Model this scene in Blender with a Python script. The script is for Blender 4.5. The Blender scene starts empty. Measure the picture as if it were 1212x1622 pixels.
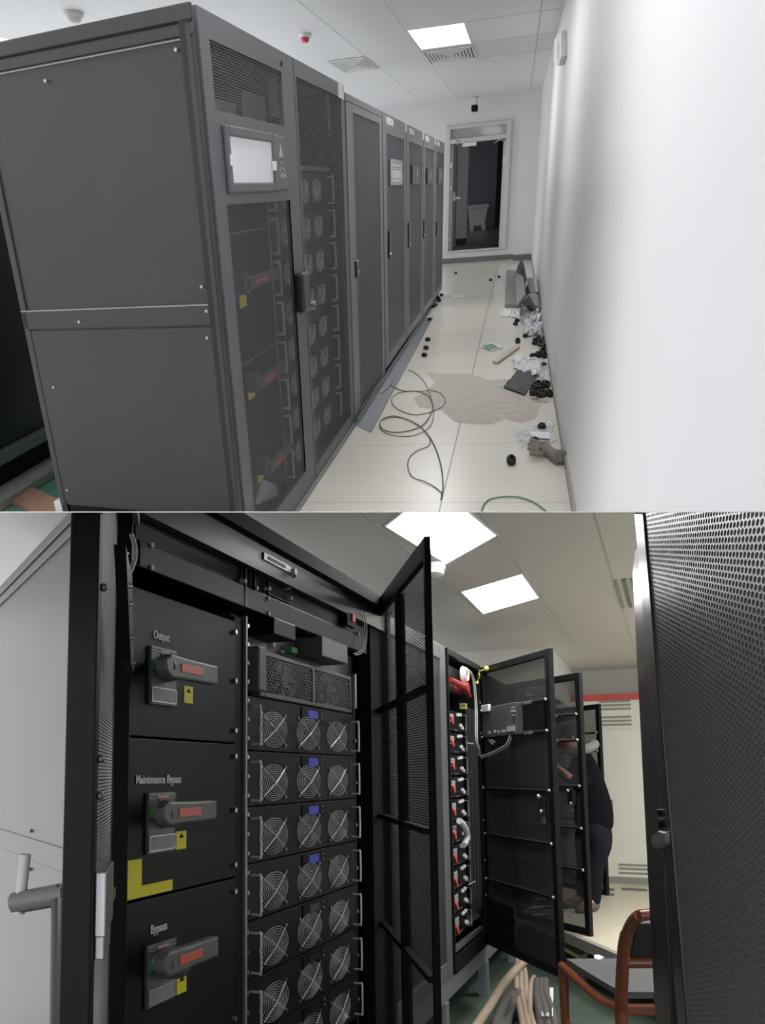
import bpy, bmesh, math, random
from mathutils import Matrix, Vector
random.seed(7)
sc = bpy.context.scene
COL = sc.collection
V = Vector

# ------------------------------------------------------------------ camera (a 29.8 mm lens with a little shift)
PX, PY, FL = 429.2, 1075.4, 1343.0
RA = Matrix(((0.96649655, 0.07926002, 0.24413577), (0.05276582, 0.86946495, -0.49116847), (-0.25119752, 0.48759465, 0.83615265)))
RB = Matrix(((0.90532369, 0.00245771, 0.42471517), (-0.04933151, 0.99382353, 0.09940416), (-0.42184762, -0.11094478, 0.89985323)))

def basis(R):      # columns: across, along, up of a room, in lens axes (right, down, ahead)
    return Matrix(((R[0][0], R[0][2], -R[0][1]), (R[1][0], R[1][2], -R[1][1]), (R[2][0], R[2][2], -R[2][1])))
BA, BB = basis(RA), basis(RB)
CAMZ = 1.45
TA = Matrix.Translation((0, 0, CAMZ))                                # the corridor room stands level
TB = Matrix.Translation((0, 0, CAMZ)) @ (BA.transposed() @ BB).to_4x4()  # the lower room
cd = bpy.data.cameras.new('camera'); cam = bpy.data.objects.new('camera', cd); COL.objects.link(cam)
cd.lens = FL / 1622 * 36; cd.sensor_width = 36; cd.sensor_fit = 'AUTO'
cd.shift_x = (606 - PX) / 1622; cd.shift_y = (PY - 811) / 1622; cd.clip_start = 0.02; cd.clip_end = 200
at = BA.transposed()
cm = Matrix((at @ V((1, 0, 0)), at @ V((0, -1, 0)), at @ V((0, 0, -1)))).transposed().to_4x4()
cm.translation = (0, 0, CAMZ); cam.matrix_world = cm
sc.camera = cam

def ray(B, x, y): return B.transposed() @ V(((x - PX) / FL, (y - PY) / FL, 1))
def hit(B, x, y, ax, v):
    d = ray(B, x, y); return d * (v / d[ax])
def hitp(B, x, y, p, n):
    d = ray(B, x, y); n = V(n); return d * (V(p).dot(n) / d.dot(n))
def a(x, y, ax, v): return hit(BA, x, y, ax, v)
def b(x, y, ax, v): return hit(BB, x, y, ax, v)

# ------------------------------------------------------------------ materials
def newmat(name):
    m = bpy.data.materials.new(name); m.use_nodes = True
    nt = m.node_tree; return m, nt, nt.nodes['Principled BSDF']
def mat(name, col, rough=.5, metal=0., noise=0., nscale=20., bump=0., spec=.5, coat=0.):
    m, nt, p = newmat(name)
    c = (*col, 1) if len(col) == 3 else col
    p.inputs['Base Color'].default_value = c
    p.inputs['Roughness'].default_value = rough; p.inputs['Metallic'].default_value = metal
    p.inputs['Specular IOR Level'].default_value = spec; p.inputs['Coat Weight'].default_value = coat
    if noise or bump:
        tc = nt.nodes.new('ShaderNodeTexCoord'); n = nt.nodes.new('ShaderNodeTexNoise'); n.inputs['Scale'].default_value = nscale
        n.inputs['Detail'].default_value = 4
        nt.links.new(tc.outputs['Object'], n.inputs['Vector'])
        if noise:
            mx = nt.nodes.new('ShaderNodeMix'); mx.data_type = 'RGBA'; mx.inputs[6].default_value = (*[k * (1 - noise) for k in c[:3]], 1)
            mx.inputs[7].default_value = (*[min(1, k * (1 + noise)) for k in c[:3]], 1)
            nt.links.new(n.outputs['Fac'], mx.inputs[0]); nt.links.new(mx.outputs[2], p.inputs['Base Color'])
        if bump:
            bp = nt.nodes.new('ShaderNodeBump'); bp.inputs['Strength'].default_value = bump; bp.inputs['Distance'].default_value = .01
            nt.links.new(n.outputs['Fac'], bp.inputs['Height']); nt.links.new(bp.outputs['Normal'], p.inputs['Normal'])
    return m
def emit(name, col, s):
    m, nt, p = newmat(name); p.inputs['Base Color'].default_value = (*col, 1)
    p.inputs['Emission Color'].default_value = (*col, 1); p.inputs['Emission Strength'].default_value = s
    return m
def M2(nt, op, a_, b_=None):
    n = nt.nodes.new('ShaderNodeMath'); n.operation = op
    for i, q in enumerate((a_, b_)):
        if q is None: continue
        if isinstance(q, (int, float)): n.inputs[i].default_value = q
        else: nt.links.new(q, n.inputs[i])
    return n.outputs[0]
def perf(name, col, pu, pv, k=.8, rough=.5, metal=0.):
    """sheet steel punched with round holes in staggered rows (local X and Z)"""
    m, nt, p = newmat(name); p.inputs['Base Color'].default_value = (*col, 1); p.inputs['Roughness'].default_value = rough
    p.inputs['Metallic'].default_value = metal
    tc = nt.nodes.new('ShaderNodeTexCoord'); s = nt.nodes.new('ShaderNodeSeparateXYZ'); nt.links.new(tc.outputs['Object'], s.inputs[0])
    u = M2(nt, 'DIVIDE', s.outputs['X'], pu); v = M2(nt, 'DIVIDE', s.outputs['Z'], pv * 1.732)
    ds = []
    for o in (0, .5):
        fu = M2(nt, 'SUBTRACT', M2(nt, 'FRACT', M2(nt, 'ADD', u, o + 100)), .5)
        fv = M2(nt, 'MULTIPLY', M2(nt, 'SUBTRACT', M2(nt, 'FRACT', M2(nt, 'ADD', v, o + 100)), .5), 1.732)
        ds.append(M2(nt, 'SQRT', M2(nt, 'ADD', M2(nt, 'MULTIPLY', fu, fu), M2(nt, 'MULTIPLY', fv, fv))))
    d = M2(nt, 'MINIMUM', ds[0], ds[1]); hole = M2(nt, 'LESS_THAN', d, k * .5)
    t = nt.nodes.new('ShaderNodeBsdfTransparent'); mx = nt.nodes.new('ShaderNodeMixShader')
    nt.links.new(hole, mx.inputs[0]); nt.links.new(p.outputs[0], mx.inputs[1]); nt.links.new(t.outputs[0], mx.inputs[2])
    nt.links.new(mx.outputs[0], nt.nodes['Material Output'].inputs['Surface'])
    return m
def clear(name, col, alpha, rough=.2):
    m, nt, p = newmat(name); p.inputs['Base Color'].default_value = (*col, 1); p.inputs['Alpha'].default_value = alpha; p.inputs['Roughness'].default_value = rough
    return m
def floor_tiles(name, col, dark, x0, W, y0, P, w):
    m, nt, p = newmat(name); p.inputs['Roughness'].default_value = .28
    tc = nt.nodes.new('ShaderNodeTexCoord'); s = nt.nodes.new('ShaderNodeSeparateXYZ'); nt.links.new(tc.outputs['Object'], s.inputs[0])
    fx = M2(nt, 'LESS_THAN', M2(nt, 'ABSOLUTE', M2(nt, 'SUBTRACT', M2(nt, 'FRACT', M2(nt, 'ADD', M2(nt, 'DIVIDE', M2(nt, 'SUBTRACT', s.outputs['X'], x0), W), 100.5)), .5)), w / W)
    fy = M2(nt, 'LESS_THAN', M2(nt, 'ABSOLUTE', M2(nt, 'SUBTRACT', M2(nt, 'FRACT', M2(nt, 'ADD', M2(nt, 'DIVIDE', M2(nt, 'SUBTRACT', s.outputs['Y'], y0), P), 100.5)), .5)), w * 1.6 / P)
    f = M2(nt, 'MAXIMUM', fx, fy)
    n = nt.nodes.new('ShaderNodeTexNoise'); n.inputs['Scale'].default_value = 1.5; n.inputs['Detail'].default_value = 6
    nt.links.new(tc.outputs['Object'], n.inputs['Vector'])
    m1 = nt.nodes.new('ShaderNodeMix'); m1.data_type = 'RGBA'; m1.inputs[6].default_value = (*[c * .9 for c in col], 1); m1.inputs[7].default_value = (*[min(1, c * 1.08) for c in col], 1)
    nt.links.new(n.outputs['Fac'], m1.inputs[0])
    f = M2(nt, 'MAXIMUM', fx, M2(nt, 'MULTIPLY', fy, .45))
    m2 = nt.nodes.new('ShaderNodeMix'); m2.data_type = 'RGBA'; m2.inputs[7].default_value = (*dark, 1)
    nt.links.new(m1.outputs[2], m2.inputs[6]); nt.links.new(f, m2.inputs[0]); nt.links.new(m2.outputs[2], p.inputs['Base Color'])
    return m
def printed(name, col, ink, axis, scale, thr=.55):
    """label stock with fine lines of print"""
    m, nt, p = newmat(name); p.inputs['Roughness'].default_value = .5
    tc = nt.nodes.new('ShaderNodeTexCoord'); w = nt.nodes.new('ShaderNodeTexWave'); w.bands_direction = axis; w.inputs['Scale'].default_value = scale
    w.inputs['Distortion'].default_value = 1.5; w.inputs['Detail'].default_value = 3; w.inputs['Detail Scale'].default_value = 6
    nt.links.new(tc.outputs['Object'], w.inputs['Vector'])
    mx = nt.nodes.new('ShaderNodeMix'); mx.data_type = 'RGBA'; mx.inputs[6].default_value = (*col, 1); mx.inputs[7].default_value = (*ink, 1)
    nt.links.new(M2(nt, 'MULTIPLY', w.outputs['Fac'], thr), mx.inputs[0]); nt.links.new(mx.outputs[2], p.inputs['Base Color'])
    return m
def srgb(*c): return tuple(((k / 255) / 12.92 if k / 255 <= .04045 else ((k / 255 + .055) / 1.055) ** 2.4) for k in c)

X = {}
X['black'] = mat('black powder coat', (.006, .006, .007), .5, noise=.15, nscale=60, spec=.15)
X['blackmatte'] = mat('matt black frame', (.008, .008, .009), .75, spec=.2)
X['blackgloss'] = mat('black enamel', (.007, .007, .008), .3)
X['blackpanel'] = mat('black satin panel', (.006, .006, .0065), .45, noise=.12, nscale=8, spec=.2)
X['frame'] = mat('grey cabinet frame', (.092, .095, .103), .45, noise=.08, nscale=30)
X['door2'] = mat('grey cabinet frame lighter', (.19, .195, .205), .45, noise=.06, nscale=30)
X['side'] = mat('charcoal side panel', (.030, .033, .034), .34, noise=.18, nscale=3)
X['inner'] = mat('dark interior', (.018, .019, .021), .5)
X['meshA'] = perf('charcoal perforated steel', (.10, .103, .11), .021, .0105, .86)
X['meshA2'] = perf('grey perforated steel', (.10, .105, .11), .017, .0085, .60)
X['meshA3'] = perf('dark perforated steel', (.13, .13, .155), .017, .0085, .60)
X['meshB'] = perf('black perforated steel', (.07, .07, .068), .016, .011, .80, .4)
X['meshB2'] = perf('black perforated door sheet', (.045, .045, .047), .010, .008, .72, .5)
X['meshfan'] = perf('grille sheet', (.10, .10, .10), .022, .0125, .82, .4)
X['steel'] = mat('bright steel', (.55, .55, .56), .28, 1.)
X['zinc'] = mat('galvanised steel', (.26, .28, .30), .45, .6, noise=.15, nscale=10)
X['chrome'] = mat('chrome wire', (.78, .78, .78), .3, .35)
X['silver'] = mat('silver plate', (.42, .43, .44), .35, .8)
X['white'] = mat('white plastic', (.78, .78, .78), .5)
X['paper'] = mat('white paper', (.74, .75, .76), .8, noise=.05, nscale=30)
X['bag'] = clear('milky polythene', (.85, .86, .90), .72, .25)
X['film'] = clear('thin clear film', (.85, .86, .88), .38, .2)
X['wallA'] = mat('white wall paint', (.74, .74, .75), .6, noise=.02, nscale=2)
X['ceilA'] = mat('ceiling panels', (.80, .81, .81), .45, noise=.02, nscale=1)
X['seam'] = mat('ceiling seam', (.50, .51, .51), .5)
X['seaml'] = mat('ceiling seam light', (.80, .80, .80), .5)
X['tile'] = floor_tiles('cream floor tiles', (.70, .665, .585), (.16, .14, .12), -.305, 1.35, 4.44, 1.196, .004)
X['residue'] = mat('dried adhesive residue', (.47, .435, .39), .9, noise=.3, nscale=14, bump=.3)
X['skirt'] = mat('dark skirting', (.16, .15, .145), .6)
X['skirt2'] = mat('taupe skirting', (.30, .28, .25), .5)
X['lamp'] = emit('lit diffuser', (1, 1, 1), 11)
X['lampB'] = emit('lit diffuser warm', (1, .985, .96), 18)
X['lampdim'] = emit('added corridor diffuser', (1, 1, 1), 10)
X['lampC'] = emit('added lamp diffuser', (1, .985, .96), 22)
X['red'] = mat('red plastic', (.60, .06, .04), .4)
X['reddark'] = mat('deep red plastic', (.34, .03, .03), .45)
X['orange'] = mat('orange red strip', (.72, .10, .06), .4)
X['yellow'] = printed('yellow label', (.93, .82, .015), (.45, .38, .02), 'Z', 30, .14)
X['yellowplain'] = mat('yellow plate', (.66, .58, .20), .5)
X['green'] = mat('green plastic', (.10, .42, .14), .4)
X['lightgrey'] = mat('light grey plastic', (.40, .41, .42), .5)
X['greyplate'] = mat('grey breaker plate', (.13, .13, .13), .4)
X['greyhandle'] = mat('grey lever', (.12, .12, .115), .45)
X['ratings'] = printed('rating plate', (.22, .22, .22), (.50, .50, .50), 'X', 40, .7)
X['bluelcd'] = emit('lit blue display', (.05, .07, .50), .12)
X['screen'] = mat('screen film', (.76, .76, .80), .35)
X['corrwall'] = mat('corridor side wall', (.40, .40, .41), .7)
X['bezel'] = mat('screen bezel', (.085, .088, .095), .4)
X['greyscreen'] = mat('grey display', (.30, .31, .33), .3)
X['rubber'] = mat('black rubber', (.010, .010, .010), .6, noise=.3, nscale=200)
X['foam'] = mat('grey foam sheet', (.26, .245, .24), .9, noise=.1, nscale=40)
X['foamd'] = mat('dark grey foam', (.16, .155, .15), .9, noise=.1, nscale=40)
X['sheet'] = mat('black rubber sheet', (.050, .050, .052), .7, noise=.1, nscale=20)
X['card'] = mat('cardboard', (.52, .47, .39), .85, noise=.1, nscale=60)
X['pgreen'] = mat('green packet print', (.10, .26, .16), .5)
X['glove'] = mat('dirty knitted glove', (.22, .19, .165), .95, noise=.25, nscale=60, bump=.4)
X['glovew'] = mat('white lining', (.7, .7, .68), .9)
X['wiredark'] = mat('grey brown wire', (.13, .115, .10), .5)
X['wiregreen'] = mat('green wire', (.08, .25, .16), .5)
X['cablegrey'] = mat('light grey cable', (.48, .50, .51), .5)
X['cablebeige'] = mat('beige cable', (.30, .235, .17), .6)
X['cableblack'] = mat('black cable', (.02, .02, .021), .5)
X['cabledusty'] = mat('dusty grey cable', (.085, .08, .075), .8, noise=.3, nscale=30)
X['earth'] = mat('yellow green earth wire', (.50, .52, .08), .5)
X['greenfloor'] = mat('green painted floor', (.12, .33, .21), .6, noise=.35, nscale=2.2)
X['plank'] = mat('bare timber', (.42, .25, .17), .8, noise=.1, nscale=12)
X['dustgrey'] = mat('dusty concrete', (.36, .37, .33), .9, noise=.2, nscale=4)
X['corridor'] = mat('dimmed corridor wall', (.10, .10, .115), .7)  # dark so that the unlit look of the corridor sits in the colour
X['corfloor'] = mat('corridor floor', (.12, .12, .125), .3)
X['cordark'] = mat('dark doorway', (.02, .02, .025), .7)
X['doorframe'] = mat('metal door frame', (.62, .62, .62), .4)
X['glass'] = clear('transom glass', (.50, .52, .52), .75, .06)
X['wallB'] = mat('warm white wall', (.66, .64, .59), .7, noise=.02, nscale=2)
X['ceilB'] = mat('warm ceiling panels', (.62, .605, .57), .5)
X['floorB'] = mat('beige raised floor', (.62, .57, .44), .4, noise=.12, nscale=3)
X['woodtrim'] = mat('yellow timber strip', (.62, .55, .28), .6)
X['whitecab'] = mat('cream cabinet paint', (.84, .83, .73), .45)
X['slot'] = mat('louvre slot', (.30, .30, .27), .6)
X['redstripe'] = mat('red stripe', (.62, .10, .08), .5)
X['litside'] = mat('lit charcoal side panel', (.15, .146, .135), .4, noise=.05, nscale=2)  # charcoal panel as it looks brightly lit, the light put into the colour
X['chairwood'] = mat('varnished red brown wood', (.15, .042, .018), .25, noise=.3, nscale=14, coat=.4)
X['chairseat'] = mat('grey worn upholstery', (.075, .075, .078), .8, noise=.2, nscale=25)
X['chairback'] = mat('black upholstery', (.014, .015, .018), .6)
X['jacket'] = mat('black jacket cloth', (.005, .005, .008), .95, spec=.1)
X['jeans'] = mat('dark denim', (.012, .0135, .019), .95, noise=.2, nscale=60, spec=.1)
X['skin'] = mat('skin', (.50, .24, .17), .5)
X['hair'] = mat('black hair', (.012, .010, .010), .7)
X['hood'] = mat('grey hood lining', (.16, .155, .15), .9)
X['shoe'] = mat('brown shoe', (.10, .085, .07), .7)
X['lowfloor'] = mat('dirty dark green floor', (.055, .085, .06), .7, noise=.4, nscale=3)
X['fanwire'] = mat('whitened chrome wire', (.72, .72, .72), .4)  # chrome wire whitened, its bright glints put into the colour
X['dullsteel'] = mat('dull steel', (.22, .22, .22), .4, .8)
X['logo'] = mat('white lettering', (.80, .80, .80), .5)

# ------------------------------------------------------------------ mesh building
class MB:
    def __init__(s): s.v, s.f = [], []
    def add(s, vs, fs):
        o = len(s.v); s.v += [V(p) for p in vs]; s.f += [tuple(o + i for i in q) for q in fs]; return s
    def box(s, x0, x1, y0, y1, z0, z1):
        return s.add([(x0, y0, z0), (x1, y0, z0), (x1, y1, z0), (x0, y1, z0), (x0, y0, z1), (x1, y0, z1), (x1, y1, z1), (x0, y1, z1)],
                     [(0, 3, 2, 1), (4, 5, 6, 7), (0, 1, 5, 4), (1, 2, 6, 5), (2, 3, 7, 6), (3, 0, 4, 7)])
    def prism(s, poly, ext):
        n = len(poly); e = V(ext); p = [V(q) for q in poly]
        nrm = V((0, 0, 0))
        for i in range(n): nrm += p[i].cross(p[(i + 1) % n])
        if nrm.dot(e) > 0: p = p[::-1]
        return s.add(p + [q + e for q in p], [tuple(range(n)), tuple(range(2 * n - 1, n - 1, -1))] + [(i, i + n, (i + 1) % n + n, (i + 1) % n) for i in range(n)])
    def frame4(s, x0, x1, z0, z1, l, r, bt, tp, y0, y1):
        s.box(x0, x0 + l, y0, y1, z0, z1); s.box(x1 - r, x1, y0, y1, z0, z1)
        s.box(x0 + l, x1 - r, y0, y1, z0, z0 + bt); s.box(x0 + l, x1 - r, y0, y1, z1 - tp, z1); return s
    def tube(s, path, r, n=8, closed=False):
        P = [V(q) for q in path]; N = len(P); rs = r if isinstance(r, (list, tuple)) else [r] * N
        up = None; rings = []
        for i in range(N):
            t = (P[(i + 1) % N] - P[i - 1]) if closed else (P[min(i + 1, N - 1)] - P[max(i - 1, 0)])
            t = t.normalized() if t.length > 1e-9 else V((0, 0, 1))
            if up is None: up = t.orthogonal().normalized()
            up = (up - t * up.dot(t)); up = up.normalized() if up.length > 1e-6 else t.orthogonal().normalized()
            w = t.cross(up)
            rings.append([P[i] + (up * math.cos(k * math.tau / n) + w * math.sin(k * math.tau / n)) * rs[i] for k in range(n)])
        vs = [q for g in rings for q in g]; fs = []
        for i in range(N if closed else N - 1):
            j = (i + 1) % N
            for k in range(n): fs.append((i * n + k, i * n + (k + 1) % n, j * n + (k + 1) % n, j * n + k))
        if not closed: fs += [tuple(range(n - 1, -1, -1)), tuple(range((N - 1) * n, N * n))]
        return s.add(vs, fs)
    def cyl(s, p0, p1, r, n=12, r2=None): return s.tube([p0, p1], [r, r if r2 is None else r2], n)
    def ring(s, c, u, w, r, N=28, n=4, a0=0., a1=math.tau):
        c, u, w = V(c), V(u), V(w); full = a1 - a0 > 6.28
        K = N if full else N + 1
        return s.tube([c + u * math.cos(a0 + (a1 - a0) * i / N) + w * math.sin(a0 + (a1 - a0) * i / N) for i in range(K)], r, n, full)
    def lathe(s, c, prof, n=14, sy=1.):
        """prof: (radius, height) up the z axis; sy: how oval"""
        c = V(c); m = len(prof); vs = [c + V((r * math.cos(k * math.tau / n), sy * r * math.sin(k * math.tau / n), h)) for r, h in prof for k in range(n)]
        fs = [(i * n + k, i * n + (k + 1) % n, (i + 1) * n + (k + 1) % n, (i + 1) * n + k) for i in range(m - 1) for k in range(n)]
        return s.add(vs, fs + [tuple(range(n - 1, -1, -1)), tuple(range((m - 1) * n, m * n))])
    def ball(s, c, r, nu=14, nv=9):
        c = V(c); r = V(r) if hasattr(r, '__len__') else V((r, r, r)); vs = []
        for j in range(1, nv):
            t = math.pi * j / nv
            vs += [c + V((r.x * math.sin(t) * math.cos(k * math.tau / nu), r.y * math.sin(t) * math.sin(k * math.tau / nu), -r.z * math.cos(t))) for k in range(nu)]
        m = nv - 1; fs = [(i * nu + k, i * nu + (k + 1) % nu, (i + 1) * nu + (k + 1) % nu, (i + 1) * nu + k) for i in range(m - 1) for k in range(nu)]
        b0 = len(vs); vs += [c - V((0, 0, r.z)), c + V((0, 0, r.z))]
        fs += [(b0, (k + 1) % nu, k) for k in range(nu)] + [(b0 + 1, (m - 1) * nu + k, (m - 1) * nu + (k + 1) % nu) for k in range(nu)]
        return s.add(vs, fs)
    def sheet(s, rows, th):
        """rows of points -> a sheet of thickness th, thickened along its own normals"""
        R, C = len(rows), len(rows[0]); P = [[V(q) for q in r] for r in rows]; nr = []
        for i in range(R):
            for j in range(C):
                d1 = P[min(i + 1, R - 1)][j] - P[max(i - 1, 0)][j]; d2 = P[i][min(j + 1, C - 1)] - P[i][max(j - 1, 0)]
                q = d1.cross(d2); nr.append(q.normalized() if q.length > 1e-12 else V((0, 0, 1)))
        top = [P[i][j] for i in range(R) for j in range(C)]; bot = [top[k] + nr[k] * th for k in range(R * C)]
        fs = []; K = R * C
        for i in range(R - 1):
            for j in range(C - 1):
                q = (i * C + j, i * C + j + 1, (i + 1) * C + j + 1, (i + 1) * C + j); fs += [q, tuple(K + k for k in q[::-1])]
        rim = [j for j in range(C)] + [i * C + C - 1 for i in range(1, R)] + [(R - 1) * C + j for j in range(C - 2, -1, -1)] + [i * C for i in range(R - 2, 0, -1)]
        for k in range(len(rim)):
            p, q = rim[k], rim[(k + 1) % len(rim)]; fs.append((p, p + K, q + K, q))
        return s.add(top + bot, fs)

ROOM = {}                        # object -> (room matrix, its matrix inside the room)
CUR = [TA]
ID = Matrix.Identity(4)
def tag(o, label=None, cat=None, group=None, kind=None):
    if label: o['label'] = label
    if cat: o['category'] = cat
    if group: o['group'] = group
    if kind: o['kind'] = kind
    return o
def put(o, F, parent=None):
    COL.objects.link(o); ROOM[o] = (CUR[0], F)
    if parent is None: o.matrix_world = CUR[0] @ F
    else:
        o.parent = parent; o.matrix_parent_inverse = ID; o.matrix_basis = ROOM[parent][1].inverted() @ F
    return o
def obj(name, mb, m, parent=None, F=ID, smooth=False, bevel=0., base=True):
    vs = mb.v; F = F.copy()
    if parent is None and base and vs:
        lo = V([min(p[i] for p in vs) for i in range(3)]); hi = V([max(p[i] for p in vs) for i in range(3)])
        o0 = V(((lo.x + hi.x) / 2, (lo.y + hi.y) / 2, lo.z)); vs = [p - o0 for p in vs]; F = F @ Matrix.Translation(o0)
    me = bpy.data.meshes.new(name); me.from_pydata([tuple(p) for p in vs], [], mb.f); me.update()
    me.materials.append(X[m] if isinstance(m, str) else m)
    bm = bmesh.new(); bm.from_mesh(me); bmesh.ops.recalc_face_normals(bm, faces=bm.faces); bm.to_mesh(me); bm.free()
    if smooth: me.polygons.foreach_set('use_smooth', [True] * len(me.polygons)); me.set_sharp_from_angle(angle=math.radians(50))
    o = bpy.data.objects.new(name, me); put(o, F, parent)
    if bevel:
        bv = o.modifiers.new('bevel', 'BEVEL'); bv.width = bevel; bv.segments = 2; bv.limit_method = 'ANGLE'
    return o
def thing(name, label, cat, loc, group=None, F=None):
    o = bpy.data.objects.new(name, None); o.empty_display_size = .1
    put(o, F if F else Matrix.Translation(loc)); return tag(o, label, cat, group)
def struct(name, mb, m, parent=None, F=ID, **k):
    o = obj(name, mb, m, parent, F, base=False, **k)
    if parent is None: tag(o, kind='structure')
    return o
def copy_tree(o, dF, label=None, parent=None):
    """a thing with copies of its parts and sub-parts, moved by dF inside its room"""
    c = o.copy(); COL.objects.link(c); rm, F = ROOM[o]
    if parent is None:
        ROOM[c] = (rm, dF @ F); c.matrix_world = rm @ dF @ F
        if label: c['label'] = label
    else: c.parent = parent; ROOM[c] = (rm, dF @ F)
    for ch in [q for q in list(ROOM) if q.parent == o]: copy_tree(ch, dF, None, c)
    return c
def frm(p, xdir, zdir=(0, 0, 1)):
    x = V(xdir).normalized(); z = V(zdir).normalized(); y = z.cross(x).normalized(); x = y.cross(z)
    m = Matrix((x, y, z)).transposed().to_4x4(); m.translation = V(p); return m
def face(x, y=0., z=0.):          # a frame on a cabinet front: X along the row, Y into the cabinet, Z up
    return frm((x, y, z), (0, 1, 0))
def text(name, s, size, parent, F, m='logo', sx=1., depth=.0006, align='LEFT', bold=0.):
    cu = bpy.data.curves.new(name, 'FONT'); cu.body = s; cu.size = size; cu.extrude = depth; cu.align_x = align; cu.offset = size * bold
    t = bpy.data.objects.new(name, cu); COL.objects.link(t); bpy.context.view_layer.update()
    me = bpy.data.meshes.new_from_object(t); bpy.data.objects.remove(t); bpy.data.curves.remove(cu)
    for v in me.vertices: x, y, z = v.co; v.co = (x * sx, -z, y)
    me.materials.clear(); me.materials.append(X[m]); o = bpy.data.objects.new(name, me); me.name = name
    return put(o, F, parent)
def smooth_path(pts, n=8, closed=False):
    P = [V(p) for p in pts]; out = []; N = len(P)
    for i in range(N if closed else N - 1):
        g = (lambda k: P[k % N]) if closed else (lambda k: P[max(0, min(N - 1, k))])
        p0, p1, p2, p3 = g(i - 1), g(i), g(i + 1), g(i + 2)
        for j in range(n):
            t = j / n
            out.append(.5 * ((2 * p1) + (p2 - p0) * t + (2 * p0 - 5 * p1 + 4 * p2 - p3) * t * t + (3 * p1 - p0 - 3 * p2 + p3) * t ** 3))
    if not closed: out.append(P[-1])
    return out

def fan_module(name, label, cat, xf, y0, y1, z0, z1, fans, ry, rz, group, wire=.0016, rings=8, lcd=True, N=28, hand=.9, handr=.004, wm='chrome'):
    """a slide-in unit: faceplate, three round wire fan guards, two bow handles, a small display, screws"""
    F = face(xf, y0, z0); w, h = y1 - y0, z1 - z0
    t = thing(name, label, cat, None, group, F=F)
    fp = MB().box(0, w, 0, .35, .002, h - .002); obj('faceplate', fp, 'blackpanel', t, F, bevel=.002)
    for (fy, fz) in fans:
        c = V((fy - y0, -.004, fz - z0)); g = MB()
        for k in range(rings): q = (k + 1) / rings; g.ring(c + V((0, -.006 * (1 - q), 0)), (ry * q, 0, 0), (0, 0, rz * q), wire, N, 4)
        d = .80
        g.tube([c + V((-ry * d * .95, -.003, -rz * d * .95)), c + V((0, -.010, 0)), c + V((ry * d * .95, -.003, rz * d * .95))], wire * 1.7, 5)
        g.tube([c + V((-ry * d * .95, -.003, rz * d * .95)), c + V((0, -.009, 0)), c + V((ry * d * .95, -.003, -rz * d * .95))], wire * 1.3, 5)
        fo = obj('fan_guard', g, wm, t, F)
        for sx in (-1, 1):
            for sz in (-1, 1): q = c + V((sx * ry * .86, .005, sz * rz * .86)); obj('screw', MB().cyl(q, q + V((0, -.008, 0)), .0055, 8), 'steel', fo, F)
    for hx, dr in ((.03, 1), (w - .03, -1)):
        hb = MB(); out = -.035; zz0, zz1 = h * .12, h * hand
        hb.tube(smooth_path([(hx, .004, zz0), (hx, out * .8, zz0), (hx, out, zz0 + .006), (hx, out, zz1 - .006), (hx, out * .8, zz1), (hx, .004, zz1)], 4), handr, 6)
        obj('handle', hb, wm, t, F)
    if lcd:
        cx = w * .545
        d = obj('display', MB().box(cx - .11, cx + .12, -.004, .004, h - .052, h - .010), 'black', t, F)
        obj('lcd', MB().box(cx - .05, cx + .045, -.0055, .0, h - .045, h - .016), 'bluelcd', d, F)
        for zz in (.02, .04): obj('led', MB().cyl((cx + .09, 0, h - zz), (cx + .09, -.007, h - zz), .004, 8), 'lightgrey', d, F)
    return t

# ================================================================== UPPER ROOM: the corridor beside the cabinet row
CUR[0] = TA
XC, XW, ZF, ZC, YE = -1.055, .352, -1.45, 1.50, 20.9
# floor, ceiling, walls
struct('floor', MB().box(-1.75, XW + .1, -2.5, YE + .2, ZF - .06, ZF), 'tile')
struct('floor_2', MB().box(-4.6, -1.75, 6.6, YE + .2, ZF - .06, ZF - .01).box(-4.6, -1.75, -2.5, 2.5, ZF - .06, ZF - .01), 'ceilA')
struct('floor_5', MB().box(-4.6, -1.75, 2.5, 6.6, ZF - .06, ZF - .01), 'greenfloor')
struct('ceiling', MB().box(-4.6, XW + .1, -2.5, YE + .2, ZC, ZC + .06), 'ceilA')
for i, (x, m) in enumerate(((-1.925, 'seaml'), (-1.265, 'seaml'), (.13, 'seam'))):
    struct('trim_%d' % (i + 1), MB().box(x - .008, x + .008, -2.5, YE, ZC - .003, ZC + .01), m)
for i, y in enumerate((13.02, 14.5, 11.35)):
    struct('trim_%d' % (i + 4), MB().box(-.62, XW, y - .012, y + .012, ZC - .002, ZC + .01), 'seam')
struct('wall_right', MB().box(XW, XW + .1, -2.5, YE + .2, ZF, ZC), 'wallA')
struct('baseboard_right', MB().box(XW - .012, XW, -2.5, YE, ZF, ZF + .055), 'skirt2')
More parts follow.
